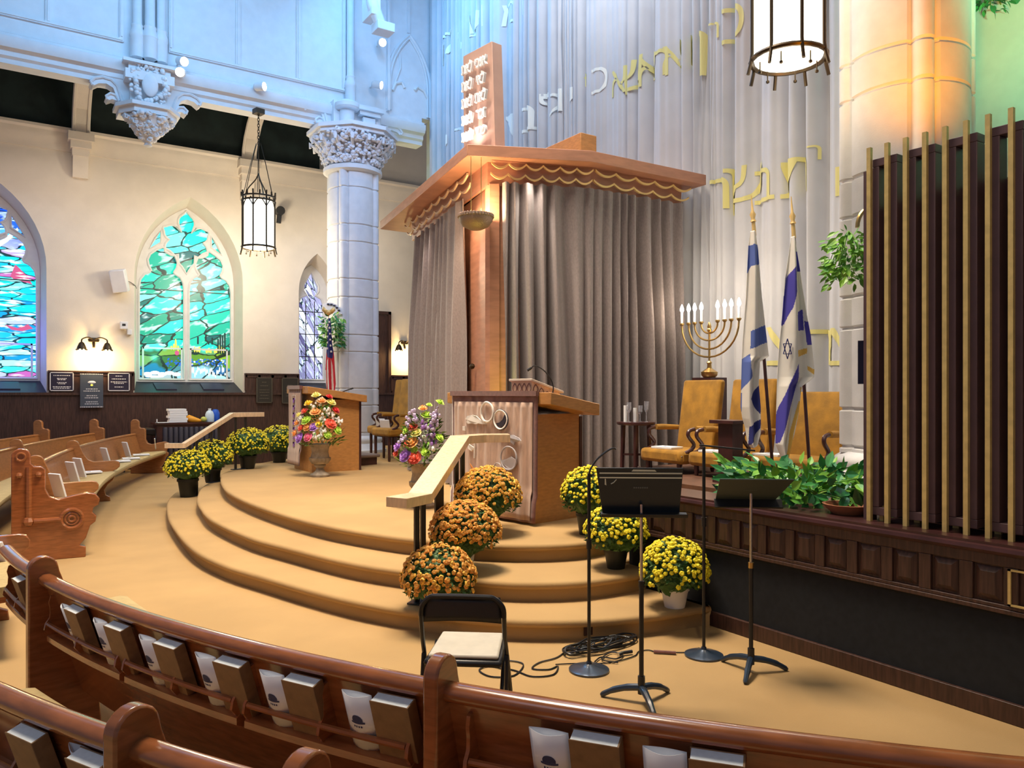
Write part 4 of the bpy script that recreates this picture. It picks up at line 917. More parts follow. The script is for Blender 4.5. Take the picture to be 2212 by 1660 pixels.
mum('orange chrysanthemum on the lowest step behind the folding chair', (2.71, 5.06, RIS), .275, oc_, 'potwhite', 13, .085, .12, 560, lift=-.01)
mum('yellow chrysanthemum in a black pot on the platform right of the podium', (4.42, 5.42, FZ), .235, yc, 'potblack', 14, .10, .20, 420, lift=.05, flat=1.0)
mum('yellow chrysanthemum in a black pot behind the chrome music stand', (4.20, 4.78, 2*RIS), .26, yc, 'potblack', 15, .10, .16, 360, lift=.03)
mum('yellow chrysanthemum in a white pot on the lowest step, rightmost', (4.18, 4.10, RIS), .25, yc, 'potwhite', 16, .105, .15, 460, lift=.02, flat=.85)
mum('yellow chrysanthemum in a black pot, lowest of the left row', (2.38, 12.56, RIS), .33, yc, 'potblack', 17, .15, .28, 480, lift=.05, flat=.75)
mum('yellow chrysanthemum in a black pot, second from the bottom of the left row', (2.83, 13.0, 2*RIS), .32, yc, 'potblack', 18, .14, .22, 420, lift=.06)
mum('yellow chrysanthemum in a black pot at the platform edge, third in the left row', (3.47, 13.30, FZ), .35, yc, 'potblack', 19, .15, .22, 460, lift=.06, flat=.75)
mum('yellow chrysanthemum in a black pot, uppermost of the left row by the lectern', (4.26, 14.15, FZ), .36, yc, 'potblack', 20, .15, .20, 460, lift=.06, flat=.75)
# ---------------- urn bouquets ----------------
FC = {}
for n_, c in dict(peach=(.95, .50, .18), coral=(.85, .16, .10), redf=(.75, .05, .05), lilac=(.48, .24, .72), pinkf=(.88, .22, .38), white=(.9, .9, .85), lime=(.55, .80, .12), lemon=(.92, .86, .30), mauvef=(.58, .48, .70), yelf=(.95, .68, .05)).items(): FC[n_] = mat(n_+'_flower', c, .6)
def urnbouquet(label, loc, W, H, flowers, seed, us=1.0):
    R_ = random.Random(seed); t = T('flower_urn', label, 'flower urn', loc, 0, 'urns of mixed flowers on the platform')
    mb = MB(); flute = lambda a: .04*sin(a*16)
    mb.lathe([(.14*us, 0), (.145*us, .03), (.12*us, .05), (.07*us, .085), (.055*us, .13), (.085*us, .16), (.09*us, .18)], n=28)
    mb.lathe([(.06*us, .18), (.12*us, .20), (.155*us, .25), (.16*us, .29)], n=48, wob=flute); mb.lathe([(.145*us, .285), (.14*us, .30), (.125*us, .38), (.14*us, .45), (.17*us, .485), (.175*us, .50), (.15*us, .50)], n=28); mb.build('urn', 'urn', t)
    mb = MB(); z0 = .5
    for k in range(750):
        a = R_.uniform(0, 6.28); h = R_.uniform(-.05, .85)*H; ww = W/2*(.95-.75*abs(h/H-.15)) ; rr = ww*sqrt(R_.random()); p = Vector((rr*cos(a), rr*sin(a), z0+h)); d = Vector((cos(a), sin(a), R_.uniform(-.3, 1))).normalized(); b = d.cross(Vector((R_.random(), R_.random(), 1))).normalized(); s_ = R_.uniform(.02, .05)
        mb.m = 1 if R_.random() < .3 else 0; mb.add([p, p+d*s_+b*s_*.35, p+d*s_*2.1, p+d*s_-b*s_*.35], [(0, 1, 2, 3)])
    o = mb.build('greenery', ['leafd', 'leafg'], t, smooth=0); o['kind'] = 'stuff'
    for (du, dz, kind, s_) in flowers:
        depth = -sqrt(max(0.02, 1-(2*du/W)**2))*W*.38*(1-.5*max(0, dz/H)); c = Vector((Rt.x*du+Fw.x*depth, Rt.y*du+Fw.y*depth, z0+dz)); mb = MB(); nrm = (c-Vector((0, 0, z0+dz*.6-.1))).normalized()
        if kind in ('white', 'mauvef', 'lilac') and s_ < .05:
            for k in range(11): q = c+Vector((R_.gauss(0, 1), R_.gauss(0, 1), R_.gauss(0, 1)))*s_*.7; mb.ball(q, s_*.5, 6)
        else:
            for ring_, m, tilt in ((1, 9, .25), (.72, 7, .6), (.42, 5, .9)):
                a_ = nrm.orthogonal().normalized(); b_ = nrm.cross(a_)
                for k in range(m):
                    th = 2*pi*(k+ring_)/m; e = a_*cos(th)+b_*sin(th); g_ = nrm.cross(e)
                    p1 = c+e*s_*ring_*.35; p2 = c+e*s_*ring_+nrm*s_*tilt; mb.add([p1-g_*s_*.2, p1+g_*s_*.2, p2+g_*s_*.36*ring_, p2+e*s_*.12, p2-g_*s_*.36*ring_], [(0, 1, 2, 3, 4)])
            mb.ball(c+nrm*s_*.25, s_*.5, 8)
        mb.build('flower', FC[kind], t, smooth=50)
    return t
FL1 = []
for u, v, k, s in [(690, 866, 'lemon', .07), (716, 868, 'redf', .05), (697, 875, 'white', .04), (675, 882, 'yelf', .065), (701, 877, 'peach', .07), (720, 880, 'lemon', .07), (729, 896, 'redf', .06), (668, 898, 'coral', .06), (690, 900, 'peach', .08), (715, 897, 'white', .045), (660, 912, 'white', .06), (673, 917, 'lime', .08), (705, 912, 'white', .045), (720, 924, 'coral', .09), (735, 916, 'white', .04), (652, 922, 'peach', .06), (662, 932, 'coral', .06), (676, 930, 'peach', .07), (688, 930, 'lilac', .07), (698, 924, 'yelf', .05), (705, 934, 'white', .045), (648, 943, 'peach', .07), (733, 937, 'lime', .07), (660, 952, 'lilac', .08), (678, 950, 'pinkf', .07), (690, 945, 'white', .045), (700, 950, 'white', .04), (716, 945, 'lime', .06), (684, 888, 'white', .04), (726, 908, 'white', .035), (655, 905, 'lemon', .05), (710, 940, 'white', .04)]:
    FL1.append(((u-693)*12.2/1660, (965-v)*12.2/1660, k, s))
urnbouquet('urn of bright orange, yellow and white flowers in front of the small lectern', (4.06, 11.42, FZ+.001), .76, .68, FL1, 3, 1.0)
FL2 = []
for u, v, k, s in [(918, 893, 'peach', .05), (953, 880, 'lime', .05), (931, 885, 'lime', .035), (901, 907, 'mauvef', .045), (926, 908, 'lime', .06), (940, 912, 'mauvef', .04), (887, 923, 'mauvef', .04), (898, 933, 'coral', .055), (921, 930, 'lilac', .045), (943, 918, 'mauvef', .04), (884, 940, 'lime', .045), (905, 945, 'lemon', .06), (935, 935, 'mauvef', .04), (941, 925, 'mauvef', .035), (880, 958, 'mauvef', .04), (897, 966, 'peach', .07), (888, 968, 'coral', .05), (924, 950, 'white', .035), (937, 955, 'lilac', .045), (866, 975, 'lilac', .06), (862, 990, 'coral', .05), (884, 993, 'lilac', .075), (903, 997, 'coral', .075), (953, 955, 'lime', .05), (938, 975, 'white', .04), (902, 980, 'lime', .04), (948, 900, 'mauvef', .035), (915, 960, 'mauvef', .035), (925, 985, 'lime', .05)]:
    FL2.append(((u-915)*8.5/1660, (1010-v)*8.5/1660, k, s))
urnbouquet('urn of lilac, coral and peach flowers between the handrail and the podium', (3.93, 7.72, FZ), .62, .62, FL2, 4, .95)
# ---------------- podium, lectern ----------------
def podium(name, label, loc, rz, w_, d_, h, zt0, zt1, sl=(-.10, .10, -.10, .10)):
    """front faces local -x; width along y (0..w), depth along x (0..d)"""
    t = T(name, label, 'lectern', loc, rz)
    MB().box(0, 0, 0, .03, w_, h).build('front_panel', 'maple', t)
    MB().box(.03, 0, 0, d_, .03, h-.10).build('side_panel', 'maple', t); MB().box(.03, w_-.03, 0, d_, w_, h-.10).build('side_panel', 'maple', t)
    MB().box(d_-.03, .031, 0, d_+.005, w_-.031, h-.14).build('back_panel', 'oak_dark', t)
    MB().box(d_, -.012, 0, d_+.035, .0, h-.13).build('edge_trim', 'mahog', t)
    MB().prism([(sl[0], zt0-.115), (d_+sl[1], zt1-.115), (d_+sl[1], zt1), (sl[0], zt0)], lambda a, b, q: (a, q, b), sl[2], w_+sl[3]).build('slanted_top', 'maple', t, bevel=.006)
    return t
PR = radians(8.6)
pd = podium('podium', 'large honey-wood podium draped with a tan velvet banner', (4.31, 6.12, FZ), PR, 1.12, .66, 1.17, 1.286, 1.17, (-.03, 0, -.28, .21))
ld = podium('lectern', 'smaller honey-wood lectern with a narrow tan banner on the left of the platform', (4.14, 12.02, FZ), 0, .88, .80, 1.27, 1.385, 1.24)
def banner(name, label, base, w_, y0, y1, h, amp=.012, motif=True, z0=.03, fx=.045):
    t = T(name, label, 'banner', base.location, base.rotation_euler.z)
    def fn(u, v, i=0):
        y = y0+(y1-y0)*u; z = h+(z0-h)*v; return (-fx-i-amp*(1+sin(u*42+2*sin(u*9)))*(.3+.7*v if motif else .4)-.03*v*v*(v > .8), y, z)
    MB().grid(fn, 60, 20).build('velvet_backing', 'maroon', t, smooth=180, solid=.004)
    MB().prism([(-.075, 1.25), (-.075, 1.30), (.25, 1.25), (.25, 1.2405), (-.031, 1.2875), (-.035, 1.25)] if motif else [(-.148, 1.34), (-.148, 1.402), (.25, 1.345), (.25, 1.3365), (-.101, 1.3875), (-.105, 1.34)], lambda a, b, q: (a, q, b), y0, y1).build('top_flap', 'maroon', t)
    i = .045
    def f2(u, v): a = i+(1-2*i)*u; b = .085+(.90-.0*u)*v; p = fn(a, b); return (p[0]-.010-.007*sin(u*70)*(1-v)**2, p[1], p[2])
    MB().grid(f2, 90, 20).build('velvet_panel', 'mauve', t, smooth=180, solid=.003)
    return t, fn
bt, bf = banner('podium_banner', 'tan and maroon velvet banner with ring and wing motifs hanging on the podium', pd, 1.15, -.12, 1.22, 1.296, .010)
mwhite = mat('cream_applique', (.80, .76, .70), .7); mdk = mat('black_applique', (.03, .025, .04), .7); mgr = mat('grey_applique', (.42, .40, .43), .6); mrust = mat('rust_applique', (.52, .20, .05), .7)
# motif coords from crop (960,830)+px/5.188, banner from u 985..1160 (right=y0) v 862..1120
def bp(u, v, off=.034):
    a = (1160-u)/(1160-983)*1.0; y = -.12+1.34*min(1, max(0, a)); k = (v-860)/(1125-860); z = 1.21-1.16*k; q = bf(min(1, max(0, (y+.12)/1.34)), min(1, max(0, 1-z/1.27))); return (q[0]-off, y, z)
def poly(P_, m, name, off=.034):
    P2 = [(960+a/5.188, 830+b/5.188) for a, b in P_]; n = len(P2); v = [bp(a, b, off) for a, b in P2]+[bp(a, b, off-.012) for a, b in P2]
    MB().add(v, [tuple(range(n)), tuple(range(n, 2*n))[::-1]]+[(i, n+i, n+(i+1) % n, (i+1) % n) for i in range(n)]).build(name, m, bt, smooth=0)
def ringm(cx, cy, rx, ry, w_, m, name='ring_motif', a0=0, a1=360):
    pts = []
    for k in range(33): a = radians(a0+(a1-a0)*k/32); pts.append(bp(960+(cx+rx*cos(a))/5.188, 830+(cy+ry*sin(a))/5.188, .034))
    MB().tube(pts, w_, 6).build(name, m, bt, smooth=60)
ringm(548, 305, 66, 118, .013, mwhite); ringm(693, 390, 72, 112, .010, mwhite); ringm(693, 390, 80, 120, .006, mdk)
poly([(742, 320), (752, 380), (735, 440), (700, 480), (665, 475), (640, 435), (680, 425), (715, 390)], mdk, 'crescent_motif')
poly([(305, 400), (330, 360), (380, 345), (430, 355), (470, 400), (520, 430), (555, 450), (500, 455), (455, 445), (425, 455), (380, 450), (340, 455), (320, 435), (335, 410)], mwhite, 'wing_motif')
poly([(690, 600), (720, 580), (770, 562), (820, 565), (880, 595), (900, 625), (860, 640), (835, 640), (825, 680), (795, 650), (740, 625)], mgr, 'wing_motif')
ringm(778, 840, 76, 135, .009, mgr); poly([(710, 870), (760, 850), (800, 820), (840, 850), (850, 890), (810, 965), (770, 960), (725, 910)], mgr, 'moon_motif')
poly([(585, 985), (620, 1010), (670, 995), (720, 950), (745, 1060), (770, 1060), (720, 1130), (660, 1110), (590, 1060)], mdk, 'dark_bowl_motif'); ringm(665, 960, 42, 50, .006, mgr)
poly([(360, 950), (385, 1000), (420, 1005), (450, 1000), (430, 1035), (380, 1038)], mrust, 'rust_motif'); poly([(405, 625), (418, 625), (412, 880), (400, 880)], mwhite, 'candle_motif'); poly([(272, 490), (300, 490), (300, 545), (272, 545)], mwhite, 'candle_motif'); poly([(335, 700), (405, 750), (375, 795), (345, 770)], mwhite, 'leaf_motif')
bt2, bf2 = banner('lectern_banner', 'narrow tan velvet banner with purple lettering on the smaller lectern', ld, .88, .16, .80, 1.395, .004, False, .10, .118)
mpur = mat('purple_lettering', (.35, .16, .55), .7)
mb = MB()
for k, z in enumerate([1.12, 1.0, .88, .76, .64, .52, .40]): mb.box(-.150, .44, z, -.143, .50, z+.075); mb.box(-.150, .40, z+.05, -.143, .50, z+.075)
mb.build('vertical_lettering', mpur, bt2); mb = MB(); mb.box(-.149, .36, .34, -.144, .37, 1.24); mb.box(-.149, .54, .34, -.144, .55, 1.24); mb.box(-.149, .36, 1.235, -.144, .55, 1.245); mb.build('lettering_border', mwhite, bt2)
# low stool right of the lectern
x, y = PZ(779, 1003, FZ); t = T('kneeling_step', 'low dark step with grey cushioned top beside the small lectern', 'step stool', (x, y, FZ), .2)
MB().box(-.17, -.26, 0, .17, .26, .13).build('box', 'mahog', t); MB().box(-.22, -.30, .13, .22, .30, .19).build('top_pad', mat('grey_pad', (.22, .17, .15), .7), t, bevel=.02)
# reading stand on the podium
t = T('reading_stand', 'carved white and wood book stand on the podium top', 'book stand', PD(1133, 850, 7.60)[:2]+(FZ+1.262,), PR)
tl = -.0; c = MB()
c.prism([(.10, .0), (.50, -.06), (.50, .03), (.10, .135)], lambda a, b, q: (a, q, b), .0, .30); c.build('carved_box', 'railwood', t)
MB().prism([(.07, .140), (.53, .015), (.53, .038), (.07, .163)], lambda a, b, q: (a, q, b), -.03, .31).build('slanted_lid', mat('pale_lid', (.68, .60, .50), .4), t, bevel=.004)
mb = MB()
for k in range(4):
    yc_ = .035+.07*k
    for s_ in (-1, 1): mb.tube([(.092, yc_+s_*.03*sin(pi*i/8), .015+.10*i/8) for i in range(9)], .004, 5)
for k in range(4):
    xc_ = .15+.08*k; zb = .005-.018*k; hh = .10-.018*k
    for s_ in (-1, 1): mb.tube([(xc_+s_*.032*sin(pi*i/8), -.007, zb+hh*i/8) for i in range(9)], .004, 5)
mb.build('openwork_carving', 'maroon', t)
# gooseneck microphones
def gooseneck(label, loc, pts, r=.006, head=.012):
    t = T('gooseneck_microphone', label, 'microphone', loc); MB().lathe([(.03, 0), (.03, .012), (.012, .03)], n=12).build('mount', 'black', t)
    MB().tube(spline(pts, 6), r, 7).build('neck', 'black', t); d = (Vector(pts[-1])-Vector(pts[-2])).normalized(); MB().tube([Vector(pts[-1]), Vector(pts[-1])+d*.05], head, 8).build('capsule', 'black', t)
x, y, z = PD(1193, 846, 7.45)
R3 = Vector((Rt.x, Rt.y, 0)); g = lambda a, b: tuple(R3*a+Vector((0, 0, b)))
gooseneck('black gooseneck microphone curving over the podium', (x, y, FZ+1.255), [g(0, .01), g(0.01, .08), g(-.02, .17), g(-.09, .25), g(-.17, .29), g(-.20, .27)])
x, y, z = PD(722, 862, 12.6); gooseneck('black gooseneck microphone reaching right from the small lectern', (x-.1, y, z-.06), [g(0, .0), g(-.04, .09), g(.05, .10), g(.22, .17), g(.36, .22)], .009, .014)
# ---------------- handrails ----------------
def handrail(label, P_, posts, wd, th=.075):
    t = T('handrail', label, 'handrail', (0, 0, 0), 0, None); mb = MB(); n = len(P_); vs = []
    for i, p in enumerate(P_):
        a = Vector(P_[max(0, i-1)]); b = Vector(P_[min(n-1, i+1)]); d = (b-a); d.z = 0; d.normalize(); nn = Vector((-d.y, d.x, 0))*wd/2
        for s_, dz in ((-1, 0), (1, 0), (1, -th), (-1, -th)): q = Vector(p)+nn*s_; vs.append((q.x, q.y, q.z+dz))
    f = [(i*4+j, i*4+(j+1) % 4, (i+1)*4+(j+1) % 4, (i+1)*4+j) for i in range(n-1) for j in range(4)]+[(3, 2, 1, 0), tuple(range((n-1)*4, n*4))]
    mb.add(vs, f).build('rail', 'railwood', t, smooth=0, bevel=.004)
    for (x, y, z, zt) in posts: MB().box(x-.019, y-.013, z+.001, x+.019, y+.013, zt).build('post', 'black', t)
    for i in range(0, len(posts), 2):
        (x, y, z, _), (x2, y2, _, _) = posts[i:i+2]; d = Vector((x2-x, y2-y)); a = atan2(d.y, d.x); MB().obox(((x+x2)/2, (y+y2)/2, z+.0075), (d.length+.13, .10, .012), a).build('foot_plate', 'blackblue', t)
    return t
def lerp(a, b, t): return tuple(a[i]+(b[i]-a[i])*t for i in range(3))
def railset(label, P_, zs, ts, wd):
    posts = []
    for (seg, q), z in zip(ts, zs): x, y, zt = lerp(P_[seg], P_[seg+1], q); posts.append((x, y, z, zt-.06))
    return handrail(label, P_, posts, wd)
a, b = PZ(848, 1078, .945), PZ(897, 1084, .935)
P_ = [(2.40, 5.14, .985), (2.66, 5.27, .985), (3.56, 6.24, 1.35), (3.83, 6.28, 1.355), (4.06, 6.16, 1.355)]
railset('wooden handrail with wide flat top and black posts in front of the podium', P_, [RIS, RIS, 2*RIS, 2*RIS, FZ, FZ], [(0, .85), (1, .06), (1, .38), (1, .48), (1, .90), (2, .12)], .19)
P_ = [(2.10, 13.45, .94), (2.44, 13.28, .94), (3.32, 13.62, 1.40), (3.60, 13.80, 1.405), (4.05, 14.05, 1.405)]
x0, y0 = PZ(358, 958, .985); x1, y1 = PZ(396, 958, .985)
P_ = [(x0, y0, .985), (x1, y1, .985), PD(500, 892, 12.75), PD(525, 891.5, 12.9), PD(568, 891, 13.2)]
railset('matching wooden handrail among the yellow chrysanthemums at the left end of the steps', P_, [RIS, RIS, 2*RIS, 2*RIS, FZ, FZ], [(1, .12), (1, .26), (1, .56), (1, .72), (2, .35), (3, .12)], .09)
# ---------------- stands ----------------
def micstand(label, loc, h, boom, chrome=False):
    t = T('microphone_stand', label, 'microphone stand', loc)
    MB().lathe([(.0, 0), (.127, 0), (.127, .012), (.10, .022), (.05, .03), (.02, .045), (.016, .06), (0, .06)], n=36).build('base', 'blackblue', t)
    MB().cyl((0, 0, .05), .011, h-.05, 12).build('pole', 'black', t); MB().cyl((0, 0, h*.62), .017, .06, 12).build('clutch', 'black', t)
    MB().tube(spline(boom, 6), .006, 7).build('boom', 'black', t); return t
micstand('black round-base microphone stand with gooseneck, left of the music stand', (3.08, 3.76, 0), 1.24, [g(0, 1.23), g(.01, 1.27), g(.05, 1.33), g(.11, 1.38), g(.15, 1.40), g(.17, 1.395)])
t2 = micstand('black round-base microphone stand with straight boom, behind the flat music stand', (3.89, 3.55, 0), 1.39, [g(-.03, 1.402), g(.34, 1.365)])
def mstand(label, loc, rz, h, desk, zc, tilt, w_, dh, ang_, deco=False):
    t = T('music_stand', label, 'music stand', loc, 0, None)
    for k in range(3):
        a = rz+k*2*pi/3; r_ = .235; pts = [(cos(a)*.012, sin(a)*.012, .085), (cos(a)*.08, sin(a)*.08, .075), (cos(a)*.16, sin(a)*.16, .05), (cos(a)*r_, sin(a)*r_, .010)]
        MB().tube(spline(pts, 4), [.021]*5+[.019]*4+[.016]*3+[.010], 8).build('leg', 'blackblue', t)
    MB().cyl((0, 0, .05), .021, .10, 12).build('hub', 'black', t); MB().cyl((0, 0, .08), .0135, h*.60-.08, 12).build('lower_tube', 'black', t)
    MB().cyl((0, 0, h*.60), .009, h-h*.60, 12).build('upper_tube', 'chrome', t); mb = MB(); mb.cyl((0, 0, h*.60-.02), .017, .035, 12); mb.build('collar', 'brass' if not deco else 'black', t)
    X = Matrix.Translation((0, 0, zc)) @ Matrix.Rotation(ang_, 4, 'Z') @ Matrix.Rotation(-tilt, 4, 'X')
    mb = MB(); mb.X = X; mb.prism([(-w_/2+.02, -dh/2), (w_/2-.02, -dh/2), (w_/2+.012, dh/2), (-w_/2-.012, dh/2)][::-1] if not deco else [(-w_/2+.02, -dh/2), (w_/2-.02, -dh/2), (w_/2-.01, dh/2), (-w_/2-.02, dh/2)], lambda a, b, q: (a, q, b), -.004, .004)
    mb.build('desk', mat('grey_green_desk', (.035, .05, .05), .5) if not deco else mat('black_enamel_desk', (.012, .02, .028), .35), t, bevel=.002)
    mb = MB(); mb.X = X; mb.box(-w_/2+.01, -.062, -dh/2-.006, w_/2+.02, .0, -dh/2+.002); mb.box(-w_/2+.01, -.064, -dh/2-.006, w_/2+.02, -.058, -dh/2+.016); mb.build('lip', 'black', t, bevel=.003)
    if deco:
        mb = MB(); mb.X = X
        for zz in (dh/2-.035, dh/2-.062): mb.box(-w_/2+.0, -.006, zz, w_/2-.015, -.0045, zz+.008)
        mb.add([(-w_/2+.03, -.006, .07), (-w_/2+.036, -.006, .07), (-w_/2+.04, -.006, .03), (-w_/2+.03, -.006, .035)], [(0, 1, 2, 3)]); mb.tube([(-w_/2+.065, -.006, .04), (-w_/2+.08, -.006, .048), (-w_/2+.095, -.006, .066)], .003, 5)
        mb.add([(-.06, -.006, dh/2-.02), (.08, -.006, dh/2-.02), (.07, -.006, dh/2-.010), (-.05, -.006, dh/2-.008)], [(0, 1, 2, 3)]); mb.build('tape_marks', mat('pale_tape', (.65, .68, .55), .6), t, smooth=0)
    mb = MB(); mb.X = X
    for k in range(7): mb.box(-.045+.012*k, -.0056, -.003 if not deco else .012, -.037+.012*k, -.0045, .005 if not deco else .022)
    mb.build('faint_lettering', mat('grey_lettering', (.10, .12, .12), .5), t); return t
mstand('upright black music stand with chrome tube and two pale tape lines', (3.01, 3.21, 0), radians(-115), 1.12, None, 1.20, radians(-16), .475, .27, -YAW+radians(-3), True)
mstand('flat-tilted black music stand with brass collar on the right', (3.91, 3.18, 0), radians(-149), 1.12, None, 1.145, radians(-62), .42, .34, -YAW-radians(4))
# ---------------- folding chair ----------------
def foldchair(label, loc, rz, seatm, s=1.0):
    """sitter faces +y"""
    t = T('folding_chair', label, 'chair', loc, rz); w_ = .205
    zt = .755
    for sx in (-1, 1):
        MB().tube([(sx*(w_-.0), -.17, zt-.10), (sx*w_, -.14, .55), (sx*(w_+.005), -.06, .42), (sx*(w_+.01), .06, .22), (sx*(w_+.01), .17, .0)], .0115, 8).build('leg', 'black', t)
        MB().tube([(sx*(w_-.025), .12, .44), (sx*(w_-.022), -.05, .27), (sx*(w_-.02), -.22, .0)], .0105, 8).build('leg', 'black', t)
        MB().tube([(sx*(w_+.006), -.08, .44), (sx*(w_+.006), -.20, .0)], .0105, 8).build('support_tube', 'black', t)
    mb = MB(); mb.tube(spline([(-w_, -.17, zt-.10), (-w_+.006, -.176, zt-.05), (-w_+.045, -.182, zt-.008), (-w_+.10, -.184, zt), (w_-.10, -.184, zt), (w_-.045, -.182, zt-.008), (w_-.006, -.176, zt-.05), (w_, -.17, zt-.10)], 4), .0115, 8)
    mb.grid(lambda u, v: ((-w_+.012+(2*w_-.024)*u)*(1 if v > .3 else .96+.13*v), -.178+.012*(1-v)-.012*cos((u-.5)*pi)+.004, zt-.005-(.125-.012*sin(u*pi))*v), 16, 4); mb.build('backrest', 'black', t, solid=.003)
    mb = MB(); mb.tube([(-w_+.02, -.20, .075), (w_-.02, -.20, .075)], .009, 8); mb.tube([(-w_, .13, .10), (w_, .13, .10)], .009, 8); mb.build('crossbar', 'black', t)
    X = Matrix.Translation((0, .02, .44)) @ Matrix.Rotation(radians(1), 4, 'X'); mb = MB(); mb.X = X; mb.prism([(-.195, -.19), (.195, -.19), (.18, .2), (-.18, .2)], lambda a, b, q: (a, b, q), -.035, .0); mb.build('seat', 'black', t, bevel=.015)
    mb = MB(); mb.X = X; mb.prism([(-.175, -.17), (.175, -.17), (.165, .185), (-.165, .185)], lambda a, b, q: (a, b, q), .0, .022); mb.build('seat_pad', seatm, t, bevel=.018); return t
foldchair('black folding chair with cream padded seat behind the front pew', (1.985, 3.40, 0), -YAW-radians(5), 'creamseat')
foldchair('brown vinyl folding chair standing beside the far pew end', (2.58, 18.8, 0), radians(150), 'grass').scale = (1.25, 1.2, 1.25)
# ---------------- cables ----------------
rc = random.Random(8)
pts = []
for k in range(150):
    a = k*.47; r_ = .06+.17*abs(sin(k*.13)); pts.append((3.52+cos(a)*r_*1.35+rc.gauss(0, .015), 4.05-.02+sin(a)*r_*.45+rc.gauss(0, .01), .012+.05*rc.random()*(1-r_*3)+.02*(k/150)))
pts = [(x, min(y, 4.12-abs(x-3.5)*.05), z) for x, y, z in pts]
X0, Y0_ = PZ(1300, 1400, 0); mx = sum(p[0] for p in pts)/150; my = sum(p[1] for p in pts)/150
pts = [(x-mx+X0-.02, y-my+Y0_, max(.008, z)) for x, y, z in pts]
tag(MB().tube(spline(pts, 3), .0055, 5).build('cable', 'black'), 'heap of coiled black cable against the lowest step', 'cable', 'black cables on the carpet')
def floorcable(uv, label, r=.005, z=.007): 
    P2 = [PZ(u, v, z)+(z,) for u, v in uv]; return tag(MB().tube(spline(P2, 6), r, 5).build('cable', 'black'), label, 'cable', 'black cables on the carpet')
floorcable([(1235, 1395), (1205, 1420), (1165, 1432), (1150, 1445), (1185, 1447), (1205, 1440), (1195, 1458), (1150, 1462), (1115, 1450), (1080, 1440), (1090, 1428), (1130, 1435), (1110, 1460), (1060, 1462), (1035, 1448), (1060, 1440), (1100, 1450)], 'black cable looping on the carpet under the folding chair')
floorcable([(1200, 1436), (1240, 1434), (1290, 1434), (1330, 1430), (1370, 1418), (1380, 1408), (1400, 1405), (1412, 1408)], 'thin black cable running to the dark inline bar', .004)
floorcable([(1460, 1410), (1490, 1409), (1510, 1400)], 'short black cable from the inline bar to the rear microphone stand', .004)
floorcable([(1285, 1430), (1300, 1420), (1330, 1424), (1345, 1416), (1320, 1410), (1300, 1425), (1335, 1432)], 'small loop of black cable with a silver plug', .005, .012)
p, q = PZ(1345, 1411, .02), PZ(1365, 1408, .02); t = T('cable_connector', 'black cable connector with silver collar on the carpet', 'connector', (0, 0, 0)); MB().tube([p+(.02,), q+(.02,)], .012, 8).build('body', 'black', t)
p2 = PZ(1335, 1415, .02); MB().tube([p2+(.02,), p+(.02,)], .013, 8).build('collar', 'chrome', t)
p, q = PZ(1412, 1408, .014), PZ(1460, 1411, .014); tag(MB().tube([p+(.014,), q+(.014,)], .011, 8).build('inline_switch', 'maroon'), 'dark reddish inline bar on the cable right of the music stand', 'inline switch')
# ---------------- throne chairs ----------------
def throne(label, loc, rz, bh=1.06, bw=.62, legh=.12, sh=.26, grp='gold velvet armchairs on the platform'):
    """sitter faces local -x ; origin under the seat centre"""
    t = T('armchair', label, 'chair', loc, rz, grp); s0 = sh
    mb = MB(); mb.prism([(.18, s0-.04), (.28, s0-.04), (.40, bh-.02), (.38, bh), (.32, bh), (.30, bh-.02)], lambda a, b, q: (a, q, b), -bw/2, bw/2); mb.build('backrest', 'gold_velvet', t, bevel=.03)
    mb = MB(); mb.prism([(-.34, -bw/2-.03), (-.30, -bw/2-.06), (.24, -bw/2), (.24, bw/2), (-.30, bw/2+.06), (-.34, bw/2+.03)], lambda a, b, q: (a, b, q), s0-.15, s0); mb.build('seat', 'gold_velvet', t, bevel=.04)
    for s_ in (-1, 1):
        y = s_*(bw/2+.03); ah = s0+.24
        MB().tube([(.26, y, ah-.01), (.0, y, ah), (-.10, y, ah)], [.03, .036, .034], 10).build('armrest', 'gold_velvet', t)
        MB().tube(spline([(-.12, y, ah+.0), (-.20, y, ah-.02), (-.21, y, ah-.08), (-.13, y, s0+.07), (-.17, y, s0+.01), (-.27, y, s0-.03), (-.31, y, s0-.07)], 4), .022, 8).build('arm_post', 'mahog', t)
        for xx in (-.28, .22): MB().lathe([(.018, 0), (.026, .03), (.03, legh+.0)], (xx, s_*(bw/2-.04), 0), 10).build('leg', 'mahog', t)
    MB().box(-.30, -bw/2+.02, legh-.01, .24, bw/2-.02, s0-.14).build('seat_frame', 'mahog', t)
    return t
throne('gold velvet high-backed armchair, leftmost beside the side table', (6.62, 6.38, .841), radians(-4))
throne('gold velvet high-backed armchair behind the left flag', (6.62, 5.62, .841), radians(-4))
throne('lower gold velvet armchair behind the right flag', (6.80, 4.90, .841), radians(6), .92, .66)
for i, (x, y, lab) in enumerate(((6.45, 6.45, 'white booklet on the seat of the leftmost gold armchair'), (6.45, 5.72, 'white booklet on the seat of the middle gold armchair'), (6.60, 5.12, 'white booklet on the seat of the armchair behind the right flag'))):
    o = dup(bl0, label=lab); o['group'] = 'white booklets on the armchairs'; o.location = (x, y, 1.102); o.rotation_euler = (0, 0, .1)
def sidechair(label, loc, rz):
    t = throne(label, loc, rz, 1.55, .60, .46, .62, 'olive gold armchairs by the wainscot'); return t
sidechair('olive gold high-backed armchair in front of the dark wainscot, nearer the ark', (6.25, 13.42, FZ+.001), radians(5))
sidechair('olive gold armchair in front of the dark wainscot, beside the column', (6.50, 14.22, FZ+.001), radians(5))
